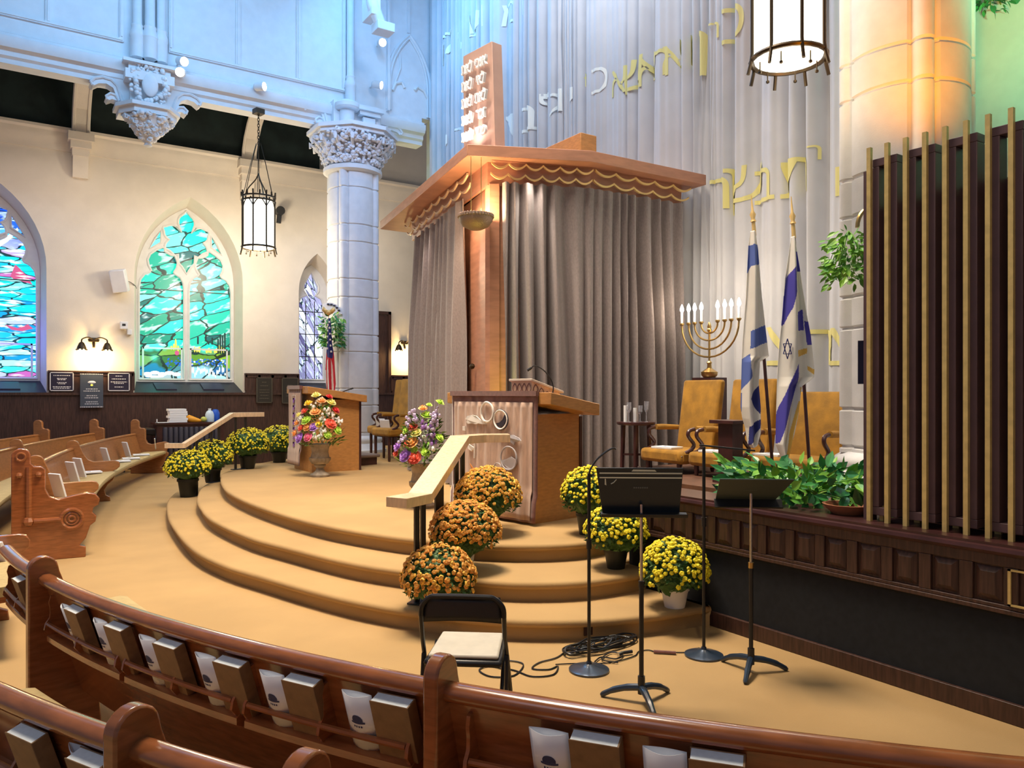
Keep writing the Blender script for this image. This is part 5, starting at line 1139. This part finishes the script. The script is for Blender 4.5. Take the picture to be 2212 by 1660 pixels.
for i, (u, v, lab) in enumerate(((828, 915, 'white booklet on the olive armchair beside the column'), (862, 917, 'white booklet on the olive armchair nearer the ark'))):
    x, y = ((6.25, 14.1), (6.05, 13.45))[i]; o = dup(bl0, label=lab); o['group'] = 'white booklets on the armchairs'; o.location = (x, y, FZ+.622)
# pedestal between chairs
x, y, z = PD(1578, 910, 7.75)
t = T('wooden_pedestal', 'narrow dark wooden pedestal stand between the gold armchairs', 'pedestal', (x, y, .84), -.1)
MB().box(-.07, -.10, 0, .07, .10, .60).build('column_box', 'mahog', t); MB().box(-.13, -.17, .60, .13, .17, .635).build('top_slab', 'mahog', t, bevel=.004); MB().box(-.11, -.14, 0, .11, .14, .03).build('base', 'mahog', t)
# round side table with glassware
x, y, z = PD(1374, 912, 9.35)
t = T('round_side_table', 'dark round side table at the right edge of the ark curtain', 'side table', (x, y, .84)); ht = z-.84
MB().lathe([(.22, ht-.035), (.235, ht-.02), (.235, ht), (.0, ht)], n=28).build('table_top', 'mahog', t)
for k in range(4): a = pi/4+k*pi/2; MB().bar((cos(a)*.17, sin(a)*.17, 0), (cos(a)*.15, sin(a)*.15, ht-.03), .035).build('leg', 'mahog', t)
mb = MB(); mb.bar((-.12, -.12, .16), (.12, .12, .16), .025); mb.bar((.12, -.12, .16), (-.12, .12, .16), .025); mb.build('stretcher', 'mahog', t)
for k, (a, b, h_, m, nm, lab) in enumerate([(-.13, .0, .20, 'white', 'candle', 'short white candle on the side table, left'), (-.02, -.04, .17, 'white', 'candle', 'white candle in the middle of the side table'), (-.10, -.08, .24, 'crystal', 'glass_vase', 'tall clear glass on the side table, left'), (.05, .0, .20, 'crystal', 'glass_vase', 'clear glass in the middle of the side table'), (.12, -.03, .25, 'crystal', 'glass_vase', 'clear glass at the right of the side table')]):
    c = Vector((x, y, z+.001))+R3*a+Vector((Fw.x, Fw.y, 0))*b; mb = MB()
    if m == 'white': mb.cyl(tuple(c), .022, h_, 12)
    else: mb.lathe([(.03, 0), (.03, .005), (.006, .01), (.006, h_*.45), (.028, h_*.6), (.03, h_), (.027, h_), (.024, h_*.62), (.0, h_*.5)], tuple(c), 14)
    tag(mb.build(nm, m), lab, 'candle' if m == 'white' else 'glass', 'glassware on the side table')
# menorah on its pedestal
x, y = 7.42, 6.68
t = T('menorah_pedestal', 'dark pedestal behind the leftmost gold armchair carrying the menorah', 'pedestal', (x, y, .84)); MB().box(-.15, -.15, 0, .15, .15, 1.10).build('pedestal_box', 'mahog', t)
t = T('menorah', 'brass eight-armed menorah with lit white bulbs', 'menorah', (x, y, 1.94))
MB().lathe([(.07, 0), (.10, .03), (.105, .07), (.06, .10), (.03, .12), (.025, .17), (.035, .19), (.018, .21)], n=20).build('base', 'brass', t)
ax3 = Vector((.03, -1, 0)).normalized(); o3 = lambda a, b: tuple(ax3*a+Vector((0, 0, b)))
MB().tube([o3(0, .2), o3(0, .62)], .013, 8).build('stem', 'brass', t); mb = MB(); mb.ball(o3(0, .60), .03, 10); mb.lathe([(.02, .62), (.028, .64), (.01, .70)], n=10); mb.build('finial', 'brass', t)
for k, (R_, zb) in enumerate(((.13, .56), (.24, .47), (.34, .36), (.455, .26))):
    for s_ in (-1, 1):
        top = .68
        pts = [o3(s_*R_*sin(a*pi/2/8), zb+(top-zb)*(1-cos(a*pi/2/8))) for a in range(9)]
        br = MB().tube(pts, .012, 8).build('branch', 'brass', t); q = o3(s_*R_, top)
        MB().lathe([(.012, 0), (.03, .02), (.03, .035), (.015, .04)], q, 10).build('cup', 'brass', br); MB().lathe([(.014, .04), (.014, .18)], q, 10).build('candle_tube', 'white', br)
        MB().lathe([(.012, .18), (.026, .205), (.024, .23), (.012, .265), (.003, .285)], q, 10).build('flame_bulb', 'bulb', br)
        if k in (0, 3): lamp('POINT', 'menorah_light', (x+q[0]-.12, y+q[1], 1.94+.92), None, 7, (1, .82, .6), .05)
# ---------------- flags ----------------
def flag(name, label, base, top, ref, D, sil, polys, cols, fringe=None, star=None, finial='brass', pr=.016):
    """pole + draped cloth; cloth shape given in its own hanging plane (px at distance D)"""
    t = T(name, label, 'flag', (0, 0, 0)); b = Vector(base); tp = Vector(top); d = (tp-b).normalized()
    MB().tube([b, b+(tp-b)*.955], pr, 10).build('pole', 'mahog', t)
    X = basis(tuple(b+(tp-b)*.94), d.orthogonal(), Vector((0, 0, 1))); mb = MB(); e = b+(tp-b)*.90
    mb.tube([e, e+d*.14], [pr*1.25, pr*1.1], 10); mb.tube([e+d*.14, e+d*.17, e+d*.21, e+d*.25, e+d*.40], [.03, .018, .03, .012, .004], 8); mb.build('finial', 'gold', t)
    L_, R_ = sil; Fw3 = Vector((Fw.x, Fw.y, 0))
    def ex(tab, v):
        for (u0, v0), (u1, v1) in zip(tab, tab[1:]):
            if v <= v1: return u0+(u1-u0)*max(0, (v-v0))/(v1-v0)
        return tab[-1][0]
    v0 = min(L_[0][1], R_[0][1]); v1 = max(L_[-1][1], R_[-1][1])
    def pos(s, q, off=0):
        v = v0+(v1-v0)*q; l, r = ex(L_, v), ex(R_, v); u = l+(r-l)*s; x, y, z = PD(u, v, D)
        dep = .035*sin(s*9+q*2)*min(1, q*4+.2)-.03*sin(pi*s)+off; return (x+Fw3.x*dep, y+Fw3.y*dep, z)
    def inside(P_, u, v):
        c = False; n = len(P_)
        for i in range(n):
            a, b_ = P_[i], P_[(i+1) % n]
            if (a[1] > v) != (b_[1] > v) and u < (b_[0]-a[0])*(v-a[1])/(b_[1]-a[1])+a[0]: c = not c
        return c
    def cm(s, q):
        v = v0+(v1-v0)*q; l, r = ex(L_, v), ex(R_, v); u = l+(r-l)*s; k = 0
        for P_, m in polys:
            if inside(P_, u, v): k = m
        return k
    MB().grid(pos, 70, 260, cm).build('flag_cloth', cols, t, smooth=180, solid=.004)
    return t, pos
x, y, z = PD(1672, 1050, 7.55); x2, y2, z2 = PD(1625, 450, 7.6)
f1, ps1 = flag('flag', 'draped white flag with faded blue bands, left of the two on the right', (x, y, .84), (x2, y2, z2), None, 7.45,
    ([(1621, 500), (1617, 530), (1613, 640), (1606, 740), (1604, 800), (1602, 880), (1606, 905), (1612, 925), (1617, 960), (1624, 968)], [(1632, 500), (1638, 540), (1645, 640), (1653, 715), (1659, 770), (1640, 782), (1637, 830), (1641, 880), (1641, 935), (1634, 962), (1626, 968)]),
    [([(1600, 530), (1622, 530), (1640, 528), (1640, 572), (1622, 576), (1616, 590), (1600, 600)], 1), ([(1620, 716), (1655, 702), (1657, 740), (1619, 755)], 1), ([(1600, 780), (1619, 765), (1618, 795), (1625, 812), (1616, 822), (1600, 850)], 1), ([(1600, 850), (1605, 850), (1604, 895), (1590, 895)], 1), ([(1618, 862), (1638, 832), (1643, 880), (1640, 895)], 2), ([(1617, 922), (1642, 905), (1640, 925), (1618, 965)], 2)], ['flagw', 'sblue', 'navy'])
x, y, z = PD(1752, 1045, 7.3); x2, y2, z2 = PD(1711, 455, 7.35)
f2, ps2 = flag('flag', 'draped white and royal blue flag with a six-pointed star and gold fringe', (x, y, .84), (x2, y2, z2), None, 7.2,
    ([(1709, 512), (1704, 550), (1697, 600), (1692, 680), (1686, 740), (1682, 800), (1680, 860), (1678, 960), (1690, 990), (1697, 998)], [(1717, 512), (1728, 580), (1733, 620), (1742, 680), (1750, 725), (1757, 800), (1756, 815), (1748, 822), (1730, 835), (1727, 855), (1723, 890), (1715, 930), (1706, 965), (1699, 998)]),
    [([(1715, 543), (1724, 543), (1730, 587), (1717, 588)], 1), ([(1716, 576), (1717, 630), (1710, 665), (1696, 700), (1690, 705), (1692, 660), (1700, 600)], 1), ([(1721, 786), (1723, 826), (1712, 866), (1696, 910), (1683, 957), (1675, 960), (1680, 890), (1700, 832)], 1), ([(1718, 676), (1735, 668), (1738, 713), (1719, 716)], 1), ([(1738, 693), (1747, 697), (1753, 745), (1744, 745)], 1), ([(1719, 758), (1744, 752), (1744, 764), (1720, 772)], 2), ([(1744, 790), (1758, 800), (1758, 812), (1745, 800)], 2), ([(1727, 838), (1745, 826), (1748, 834), (1727, 856)], 2), ([(1723, 868), (1728, 868), (1712, 935), (1702, 998), (1697, 998), (1706, 935)], 2)], ['flagw', 'iblue', 'fringe'])
mb = MB(); sp = []
def sq(u, v): x, y, z = PD(u, v, 7.14); return (x, y, z)
cu, cv = 1701, 754
for s_ in (1, -1):
    tri_ = [(cu+10*sin(radians(a)), cv-s_*22*cos(radians(a))) for a in (0, 120, 240)]
    for i in range(3): mb.bar(sq(*tri_[i]), sq(*tri_[(i+1) % 3]), .010, .006)
mb.build('star_emblem', 'navy', f2)
# national flag by the column
x, y, z = PD(716, 1000, 14.6); xt, yt, zt_ = PD(710, 662, 14.6)
f3, ps3 = flag('flag', 'furled American flag standing behind the small lectern by the column', (x, y, FZ), (xt, yt, zt_-.3), None, 14.4,
    ([(709, 688), (706, 740), (704, 770), (702, 800), (703, 830), (706, 848), (707, 900)], [(714, 688), (717, 740), (722, 770), (724, 800), (726, 830), (724, 845), (722, 900)]),
    [([(700, 765), (730, 765), (730, 910), (700, 910)], 0), ([(706, 780), (710, 775), (713, 850), (710, 860)], 2), ([(715, 775), (718, 790), (723, 880), (718, 900)], 2), ([(702, 800), (704, 800), (705, 840), (703, 840)], 2), ([(700, 680), (730, 680), (722, 745), (718, 775), (707, 772), (700, 740)], 1)], ['red', 'navy', 'flagw'], pr=.02)
mb = MB(); rr_ = random.Random(2)
for k in range(11): X_, Y_, Z_ = ps3(.5+.22*(-1)**k, .04+.03*k, -.03); mb.ball((X_, Y_, Z_), .022, 6, (1, .4, 1))
mb.build('star_pattern', 'flagw', f3)
mb = MB(); e = Vector((xt, yt, zt_-.12)); mb.ball(tuple(e), .05, 10)
for s_ in (-1, 1): mb.add([e+Vector((0, 0, .02)), e+R3*(s_*.10)+Vector((0, 0, .12)), e+R3*(s_*.13)+Vector((0, 0, .04)), e+R3*(s_*.06)-Vector((0, 0, .03))], [(0, 1, 2, 3)])
mb.build('eagle_finial', 'gold', f3, solid=.01)
# ---------------- hanging lanterns ----------------
def lantern(label, loc, zt, chain=True, e=60):
    t = T('hanging_lantern', label, 'lantern', loc, .2); R_ = .315; H = .95
    MB().lathe([(R_*.93, 0), (R_*.95, .02), (R_*.95, H), (R_*.93, H)], n=24).build('glass_cylinder', 'lantern', t)
    for k in range(8):
        a = 2*pi*k/8; c, s_ = cos(a), sin(a); MB().tube([(c*R_*1.16, s_*R_*1.16, -.14), (c*R_*1.08, s_*R_*1.08, -.04), (c*R_*1.04, s_*R_*1.04, .05), (c*R_*1.04, s_*R_*1.04, H+.05), (c*R_*1.08, s_*R_*1.08, H+.16)], .016, 6).build('upright_bar', 'iron', t)
    mb = MB()
    for z, q in ((.0, .022), (H-.02, .018), (H+.06, .018)): MB().tube([(cos(2*pi*k/24)*R_*1.03, sin(2*pi*k/24)*R_*1.03, z) for k in range(24)], q, 6, closed=True).build('band', 'iron', t)
    for k in range(8):
        a0 = 2*pi*k/8; mb.tube([(cos(a0+pi/4*i/6)*R_*1.03, sin(a0+pi/4*i/6)*R_*1.03, H-.16+.15*sin(pi*i/6)) for i in range(7)], .011, 5)
        a1 = a0+pi/8; mb.tube([(cos(a1)*R_*1.03, sin(a1)*R_*1.03, H+.06), (cos(a1)*R_*1.04, sin(a1)*R_*1.04, H+.15)], .016, 5)
    mb.build('cresting', 'iron', t); mb = MB()
    for k in range(6): a = 2*pi*k/6+.2; mb = MB(); mb.tube([(cos(a)*R_*.8, sin(a)*R_*.8, -.02), (cos(a)*R_*.8, sin(a)*R_*.8, -.10)], .006, 5); mb.ball((cos(a)*R_*.8, sin(a)*R_*.8, -.115), .018, 6); mb.build('drop', 'iron', t)
    if chain:
        mb = MB(); hh = zt-loc[2]
        for k in range(6): a = 2*pi*k/6; mb.tube([(cos(a)*R_*1.0, sin(a)*R_*1.0, H+.1), (cos(a)*.16, sin(a)*.16, H+.75), (cos(a)*.05, sin(a)*.05, hh-.7)], .007, 5)
        for k in range(3): a = 2*pi*k/3+.4; mb.tube(spline([(cos(a)*.27, sin(a)*.27, H+.08), (cos(a)*.2, sin(a)*.2, H+.25), (cos(a)*.06, sin(a)*.06, H+.42), (0, 0, H+.55)], 4), .012, 6)
        mb.build('suspension_rods', 'iron', t); mb = MB()
        z = hh-.75; k = 0
        while z < hh-.06:
            mb.tube([((.022*cos(q*pi/4) if k % 2 else 0), (0 if k % 2 else .022*cos(q*pi/4)), z+.04*sin(q*pi/4)) for q in range(8)], .007, 5, closed=True); z += .06; k += 1
        mb.box(-.09, -.09, hh-.10, .09, .09, hh); mb.build('chain', 'iron', t)
    for k, (dx, dy, z) in enumerate(((0, 0, -.30),)): lamp('POINT', 'lantern_light', (loc[0], loc[1], loc[2]+z), None, e, (1, .84, .58), .25)
    return t
x, y, z = PD(563, 533, 15.4); lantern('smaller-looking lit bronze lantern hanging from the gallery in front of the left wall', (x, y+.15, z), 7.48, True, 110)
lamp('POINT', 'wall_glow_fill', (x+.1, y+1.9, z+.2), None, 190, (1, .84, .60), .3)  # added lamp behind the lantern, gives the left wall its hot glow
x, y, z = PD(1703, 128, 6.95); lantern('large bright bronze lantern at the top right edge of the picture', (x, y, z), 12, True, 12)
# ---------------- spotlights ----------------
def spotl(u, v, D, to, label, e=0):
    x, y, z = PD(u, v, D); t = T('spotlight', label, 'spotlight', (x, y, z), 0, 'small white spotlights on the gallery'); d = Vector(to).normalized()
    MB().tube([-d*.02+d*0, d*.16, d*.20], [.085, .085, .05], 14).build('housing', 'white_stone', t); MB().tube([-d*.025, -d*.021], [.082, .082], 14).build('lit_lens', 'bulb', t)
    MB().tube([d*.15, (d.x*.15, YG-y-.002, d.z*.15)], .018, 6).build('arm', 'white_stone', t); return t
spotl(397, 133, 14.6, (-.3, .8, .3), 'upper spotlight of the pair right of the carved corbel'); spotl(389, 156, 14.5, (.3, .8, .3), 'lower spotlight of the pair right of the carved corbel')
spotl(569, 187, 15.45, (-.7, .7, .05), 'single spotlight above the smaller lantern'); spotl(826, 92, 16.9, (.1, .8, .3), 'upper spotlight below the curved bracket'); spotl(822, 184, 16.9, (-.6, .6, .2), 'spotlight beside the gothic relief right of the column')
# ---------------- wall fittings ----------------
def sconce(label, x, z, s=1.0, e=60):
    t = T('wall_sconce', label, 'sconce', (x, YW-.001, z), 0, 'lit wall sconces'); mb = MB(); mb.lathe([(.10, -.05), (.12, 0), (.06, .04)], (0, -.05, .06), 12, 1, .4); mb.tube([(0, -.03, .0), (0, -.08, -.12)], .03, 8)
    for s_ in (-1, 1): mb.tube(spline([(0, -.06, .05), (s_*.12, -.16, .10), (s_*.24, -.22, .05), (s_*.25, -.22, -.03)], 4), .016, 6)
    mb.build('bracket', 'iron', t)
    for s_ in (-1, 1):
        mb = MB(); mb.lathe([(.02, .02), (.05, 0), (.09, -.09), (.10, -.14), (.095, -.14), (.04, 0)], (s_*.25, -.22, -.03), 12)
        for k in range(8): a = 2*pi*k/8; mb.ball((s_*.25+.10*cos(a), -.22+.10*sin(a), -.18), .02, 6)
        mb.build('shade', 'iron', t); MB().ball((s_*.25, -.22, -.235), .085, 12).build('glowing_bulb', 'sconce', t)
    lamp('POINT', 'sconce_light', (x, YW-.26, z-.36), None, e, (1, .66, .26), .12); return t
sconce('lit bronze double sconce between the blue and green windows', PY(202, 740, YW)[0], PY(202, 740, YW)[1]); sconce('lit bronze double sconce beside the ark curtain', PY(872, 745, YW)[0], PY(872, 745, YW)[1], e=60)
x, z = PY(257, 608, YW-.15); t = T('wall_speaker', 'white box loudspeaker tilted on the wall left of the green window', 'loudspeaker', (x, YW-.2, z))
mb = MB(); mb.obox((0, -.02, 0), (.32, .24, .50), radians(-20), radians(16), radians(-7)); mb.build('cabinet', 'white_stone', t, bevel=.02); MB().tube([(0, .0, 0), (.05, .19, -.02)], .02, 6).build('bracket', 'white_stone', t)
mb = MB(); mb.tube(spline([(.10, .06, .0), (.22, .15, .02), (.34, .19, -.05), (.38, .19, -.12)], 4), .007, 5); mb.build('wire', 'black', t)
x, z = PY(268, 710, YW-.06); t = T('wall_sensor', 'small white sensor box on the wall below the loudspeaker', 'sensor', (x, YW-.001, z)); mb = MB(); mb.box(-.09, -.16, -.02, .07, -.04, .15); mb.box(-.02, -.05, -.02, .04, .0, .03); mb.build('housing', 'white_stone', t, bevel=.01); MB().box(.06, -.10, -.14, .16, .0, -.02).build('lower_box', 'white_stone', t, bevel=.01); mb = MB(); mb.box(-.05, -.165, .05, .02, -.159, .10); mb.build('lens', 'black', t)
x, z = PY(606, 455, YW-.3); t = T('stage_projector', 'small black spotlight on the wall behind the smaller lantern', 'spotlight', (x, YW-.001, z)); mb = MB(); mb.tube([(0, -.32, 0), (.02, -.12, .0)], .11, 12); mb.tube([(0, -.22, -.05), (-.02, -.2, -.30)], .06, 10); mb.tube([(0, -.2, 0), (0, 0, .05)], .03, 6); mb.build('housing', 'black', t)
# plaques
mpl = mat('dark_plaque_face', (.02, .018, .045), .35); mbr = mat('bronze_plaque_face', (.03, .025, .02), .35); mtx = mat('plaque_text', (.62, .62, .68), .5); mtb = mat('dim_bronze_text', (.10, .085, .06), .5)
def plaque(x0, x1, z0, z1, label, fm, rimm, lines, tm, y=None):
    y = YW-.10 if z0 > 1.75 else YW-.155
    t = T('memorial_plaque', label, 'plaque', ((x0+x1)/2, y, z0), 0, 'memorial plaques on the left wall'); w_ = (x1-x0)/2; h = z1-z0
    MB().box(-w_, -.03, 0, w_, 0, h).build('plate', fm, t)
    if rimm:
        mb = MB()
        for a, b, c, d in ((-w_, w_, 0, .018), (-w_, w_, h-.018, h), (-w_, -w_+.018, 0, h), (w_-.018, w_, 0, h)): mb.box(a, -.036, c, b, -.029, d)
        mb.build('border', rimm, t)
    mb = MB(); rl = random.Random(int(x0*100))
    for zz, wd in lines:
        xx = -wd*w_
        while xx < wd*w_: l_ = rl.uniform(.015, .05); mb.box(xx, -.0335, h*zz, min(xx+l_, wd*w_), -.0295, h*zz+.018); xx += l_+.012
    mb.build('inscription', tm, t); return t
plaque(.87, 1.32, 1.79, 2.2, 'dark plaque with white border, left of three between the blue and green windows', mpl, mtx, [(.8, .7), (.64, .4), (.58, .35), (.42, .4), (.36, .3), (.2, .75), (.12, .7)], mtx)
t = plaque(1.44, 1.89, 1.42, 2.17, 'tallest grey-blue plaque below the wall sconce with a tree emblem', mat('slate_plaque', (.06, .075, .11), .35), None, [(.54, .5), (.48, .7), (.34, .45), (.28, .6), (.16, .5), (.10, .6), (.98, 1), (.01, 1)], mtx)
mb = MB(); mb.ball((0, -.032, .56), .05, 10, (1.6, .15, .7)); mb.build('tree_emblem', mtx, t); mb = MB(); mb.ball((.0, -.034, .50), .028, 8, (1, .2, .8)); mb.build('emblem_dot', 'wyel', t)
plaque(1.99, 2.43, 1.79, 2.2, 'dark plaque with white border, right of three beside the green window', mpl, mtx, [(.8, .3), (.64, .65), (.48, .75), (.4, .45), (.2, .4)], mtx)
plaque(5.25, 5.64, 1.50, 2.13, 'bronze memorial plaque right of the green window, left one', mbr, mtb, [(.8, .3), (.66, .5), (.5, .6), (.4, .6), (.28, .5), (.16, .6)], mtb); plaque(5.88, 6.30, 1.48, 2.13, 'bronze memorial plaque right of the green window, nearer the lectern', mbr, mtb, [(.7, .3), (.5, .5), (.4, .6), (.28, .5)], mtb)
for i, (u0, u1, lab) in enumerate(((0, 44, 'blue-lit dark plate on the sill of the blue window'), (338, 382, 'dark plate on the sill of the green window, left'), (440, 484, 'dark plate on the sill of the green window, right'))):
    xa = PY(u0, 840, YW+.1)[0]; xb = PY(u1, 840, YW+.1)[0]; mb = MB(); sl = (2.02-1.757)/.51
    z0 = 1.757+sl*.10; z1 = 1.757+sl*.40; mb.add([(xa, YW+.08, z0+.004), (xb, YW+.08, z0+.004), (xb-.03, YW+.38, z1+.004), (xa-.03, YW+.38, z1+.004), (xa, YW+.08, z0+.03), (xb, YW+.08, z0+.03), (xb-.03, YW+.38, z1+.03), (xa-.03, YW+.38, z1+.03)], [(0, 1, 2, 3), (4, 7, 6, 5), (0, 4, 5, 1), (1, 5, 6, 2), (2, 6, 7, 3), (3, 7, 4, 0)]); tag(mb.build('sill_plate', mpl), lab, 'plate', 'dark plates on the window sills')
# wainscot shelf behind the side chairs
tag(MB().box(9.0, YW-.35, 1.28, 10.6, YW-.12, 1.34).build('wall_shelf', 'oak_dark'), 'dark shelf on the wainscot behind the olive armchairs', 'shelf')
# ---------------- cabinet with things on it ----------------
xa, xb = 2.90, 4.35; yc0 = 18.75
t = T('sideboard', 'black sideboard with fluted front against the wainscot', 'sideboard', (0, 0, 0)); mb = MB(); mb.box(xa, yc0, .06, xb, yc0+.5, 1.03); mb.box(xa-.05, yc0-.04, 1.03, xb+.05, yc0+.55, 1.07); mb.box(xa-.0, yc0-.02, 0, xb, yc0+.5, .06); mb.build('body', 'mahog', t)
mb = MB()
for k in range(11): x = xa+.12+(xb-xa-.24)*(k+.5)/11; mb.lathe([(.045, .14), (.055, .16), (.055, .95), (.045, .97)], (x, yc0-.005, 0), 10)
mb.build('fluted_front', mat('dark_flutes', (.05, .045, .06), .4), t)
def onside(u, v): x, z = PY(u, v, yc0+.15); return x
stx = onside(383, 900)
for k in range(6):
    o = MB(); o.box(stx-.19+.02*sin(k*2.3), yc0+.02, 1.072+.052*k, stx+.19+.02*sin(k*2.3), yc0+.32, 1.072+.052*k+.05); o = o.build('large_book', 'white', bevel=.004); tag(o, 'white book in the stack on the sideboard, %s' % ['bottom one', 'second from the bottom', 'third from the bottom', 'third from the top', 'second from the top', 'topmost'][k], 'book', 'white books stacked on the sideboard')
x = onside(415, 903); t = tag(MB().tube([(x-.13, yc0+.15, 1.15), (x-.08, yc0+.15, 1.16), (x+.0, yc0+.15, 1.13), (x+.12, yc0+.12, 1.11), (x+.20, yc0+.1, 1.10)], [.04, .085, .08, .05, .02], 12).build('gourd', 'gourd', smooth=60), 'orange crookneck gourd on the sideboard', 'gourd')
x = onside(439, 906); tag(MB().ball((x, yc0+.1, 1.135), .065, 12, (1.1, 1, .95)).build('gourd', 'gourdg'), 'yellow green round gourd on the sideboard', 'gourd')
x = onside(450, 900); t = T('water_jug', 'translucent plastic water jug on the sideboard', 'jug', (x+.04, yc0+.2, 1.071)); MB().lathe([(.095, 0), (.10, .02), (.10, .17), (.075, .235), (.03, .27), (.03, .29)], n=16).build('body', 'jug', t); MB().lathe([(.035, .285), (.035, .31)], n=12).build('cap', 'white', t)
x = onside(463, 900); t = T('blue_bottle', 'blue plastic container behind the water jug on the sideboard', 'container', (x+.06, yc0+.32, 1.071)); MB().lathe([(.09, 0), (.10, .03), (.10, .20), (.07, .27), (.03, .29)], n=16).build('body', 'bluebot', t)
x = onside(477, 910); tag(MB().box(x-.10, yc0+.0, 1.072, x+.08, yc0+.12, 1.10).build('small_box', 'white'), 'small white box at the right end of the sideboard', 'box')
x = onside(352, 910); mb = MB(); mb.box(x-.16, yc0-.02, 1.072, x+.1, yc0+.12, 1.085); mb.box(x-.16, yc0-.02, 1.072, x-.14, yc0, 1.16); tag(mb.build('paper_tray', 'white'), 'white open tray at the left end of the sideboard', 'tray')
a, b = PZ(341, 1016, 0), PD(334, 948, 16.4); tag(MB().tube([(a[0], a[1], .012), b], .012, 6).build('white_cane', 'white'), 'thin white stick leaning beside the far pew end', 'stick')
# ---------------- plants ----------------
def foliage(name, label, cat, c, ext, n, seed, ls_=(.04, .08), mats=('leafb', 'leafg'), trail=0, pot=None, kind=None):
    R_ = random.Random(seed); t = T(name, label, cat, c); mb = MB()
    for k in range(n):
        a = R_.uniform(0, 2*pi); q = sqrt(R_.random()); p = Vector((ext[0]*q*cos(a), ext[1]*q*sin(a), ext[2]*(R_.random() if not trail else -R_.random()**.8+.3*(1-q)))); s_ = R_.uniform(*ls_)
        d = Vector((cos(a)+R_.gauss(0, .5), sin(a)+R_.gauss(0, .5), R_.gauss(.2 if not trail else -.3, .6))).normalized(); nn = Vector((R_.gauss(0, .4)-.4, R_.gauss(0, .4)-.5, R_.gauss(.6, .4))); b_ = d.cross(nn).normalized(); up = b_.cross(d)
        mb.m = 0 if R_.random() < .6 else 1
        mb.add([p, p+d*s_*.5+b_*s_*.38+up*s_*.06, p+d*s_*1.05+b_*s_*.42, p+d*s_*1.9-up*s_*.2, p+d*s_*1.05-b_*s_*.42, p+d*s_*.5-b_*s_*.38+up*s_*.06, p+d*s_*1.0-up*s_*.12], [(0, 1, 6), (1, 2, 6), (2, 3, 6), (3, 4, 6), (4, 5, 6), (5, 0, 6)])
    o = mb.build('leaves', list(mats), t, smooth=0); o['kind'] = 'stuff'; mb = MB()
    for k in range(14):
        a = R_.uniform(0, 2*pi); e = Vector((ext[0]*.8*cos(a), ext[1]*.8*sin(a), ext[2]*R_.uniform(.3, .9)*(-1 if trail else 1))); mb.tube(spline([(0, 0, .0 if not trail else .05), tuple(e*.4+Vector((0, 0, .06))), tuple(e)], 4), .006, 5)
    mb.build('stems', 'leafg', t)
    if pot: MB().lathe([(pot*.7, -.16), (pot, 0), (pot*1.06, 0), (pot*1.06, .03), (pot*.9, .03)], n=20).build('pot', 'terra', t)
    return t
foliage('leafy_plant', 'low spreading glossy green plants on the choir rail left of the slatted screen', 'plant', (4.95, 3.55, .93), (.38, .70, .27), 620, 3, (.04, .085))
t = T('planter_bowl', 'round terracotta bowl on the choir rail beneath the green plants', 'planter', (4.70, 3.03, .91)); MB().lathe([(.10, .036), (.15, .09), (.16, .10), (.14, .10), (.11, .05)], n=24).build('bowl', 'terra', t)
x, y, z = PD(1836, 520, 6.6); foliage('hanging_plant', 'bright green trailing plant hanging on the right column', 'hanging plant', (x+.06, y+.05, z+.05), (.17, .20, .42), 300, 5, (.03, .06), ('leafg', 'leafg'), 1)
t = T('niche_mirror', 'round arched bronze ornament above the trailing plant on the right column', 'ornament', PD(1872, 492, 6.68), 0); mb = MB(); mb.tube([tuple(R3*(-.08+.10*cos(pi*k/12)*-1+.10)+Vector((0, 0, .16*sin(pi*k/12)))) for k in range(13)], .02, 6); mb.build('arched_frame', 'brass', t); mb = MB()
for k in range(3): mb.ball(tuple(R3*(.02+.04*k)+Vector((0, 0, .03+.05*k))), .025, 8)
mb.build('bosses', 'brass', t)
a = PD(1868, 783, 6.72); t = T('column_sign', 'dark rectangular sign on the right column', 'sign', a, -YAW-radians(15)); MB().box(-.055, 0, -.19, .055, .012, .19).build('plate', mpl, t)
x, y, z = PD(718, 715, 16.0); foliage('hanging_plant', 'dark green hanging plant on the tall left column', 'hanging plant', (x, y, z+.25), (.25, .22, .62), 300, 8, (.04, .075), ('leafb', 'leafg'), 1)
t = T('arched_wall_plate', 'white half-round plate above the hanging plant on the left column', 'ornament', PD(716, 672, 16.15), 0); mb = MB(); mb.plate([(-.1, -.02)]+[(.28*cos(radians(a))-.05, .30*sin(radians(a))-.12) for a in range(10, 130, 10)]+[(-.2, .05), (-.22, -.02)], [], lambda a, b, q: tuple(R3*a+Vector((Fw.x*q, Fw.y*q, b))), 0, .04); mb.build('plate', 'white_stone', t)
mb = MB()
for k in range(5): a = radians(30+16*k); c_ = R3*(.24*cos(a)-.05)+Vector((0, 0, .26*sin(a)-.12)); mb.obox(tuple(c_-Vector((Fw.x, Fw.y, 0))*.01), (.05, .02, .03), -YAW)
mb.build('lettering', 'signblk', t)
x, y, z = PD(2135, -20, 7.75); foliage('hanging_ivy', 'sprig of ivy hanging on the green wall at the top right corner', 'hanging plant', (x, y, z+.02), (.15, .22, .22), 130, 9, (.03, .055), ('leafb', 'leafb'), 1)
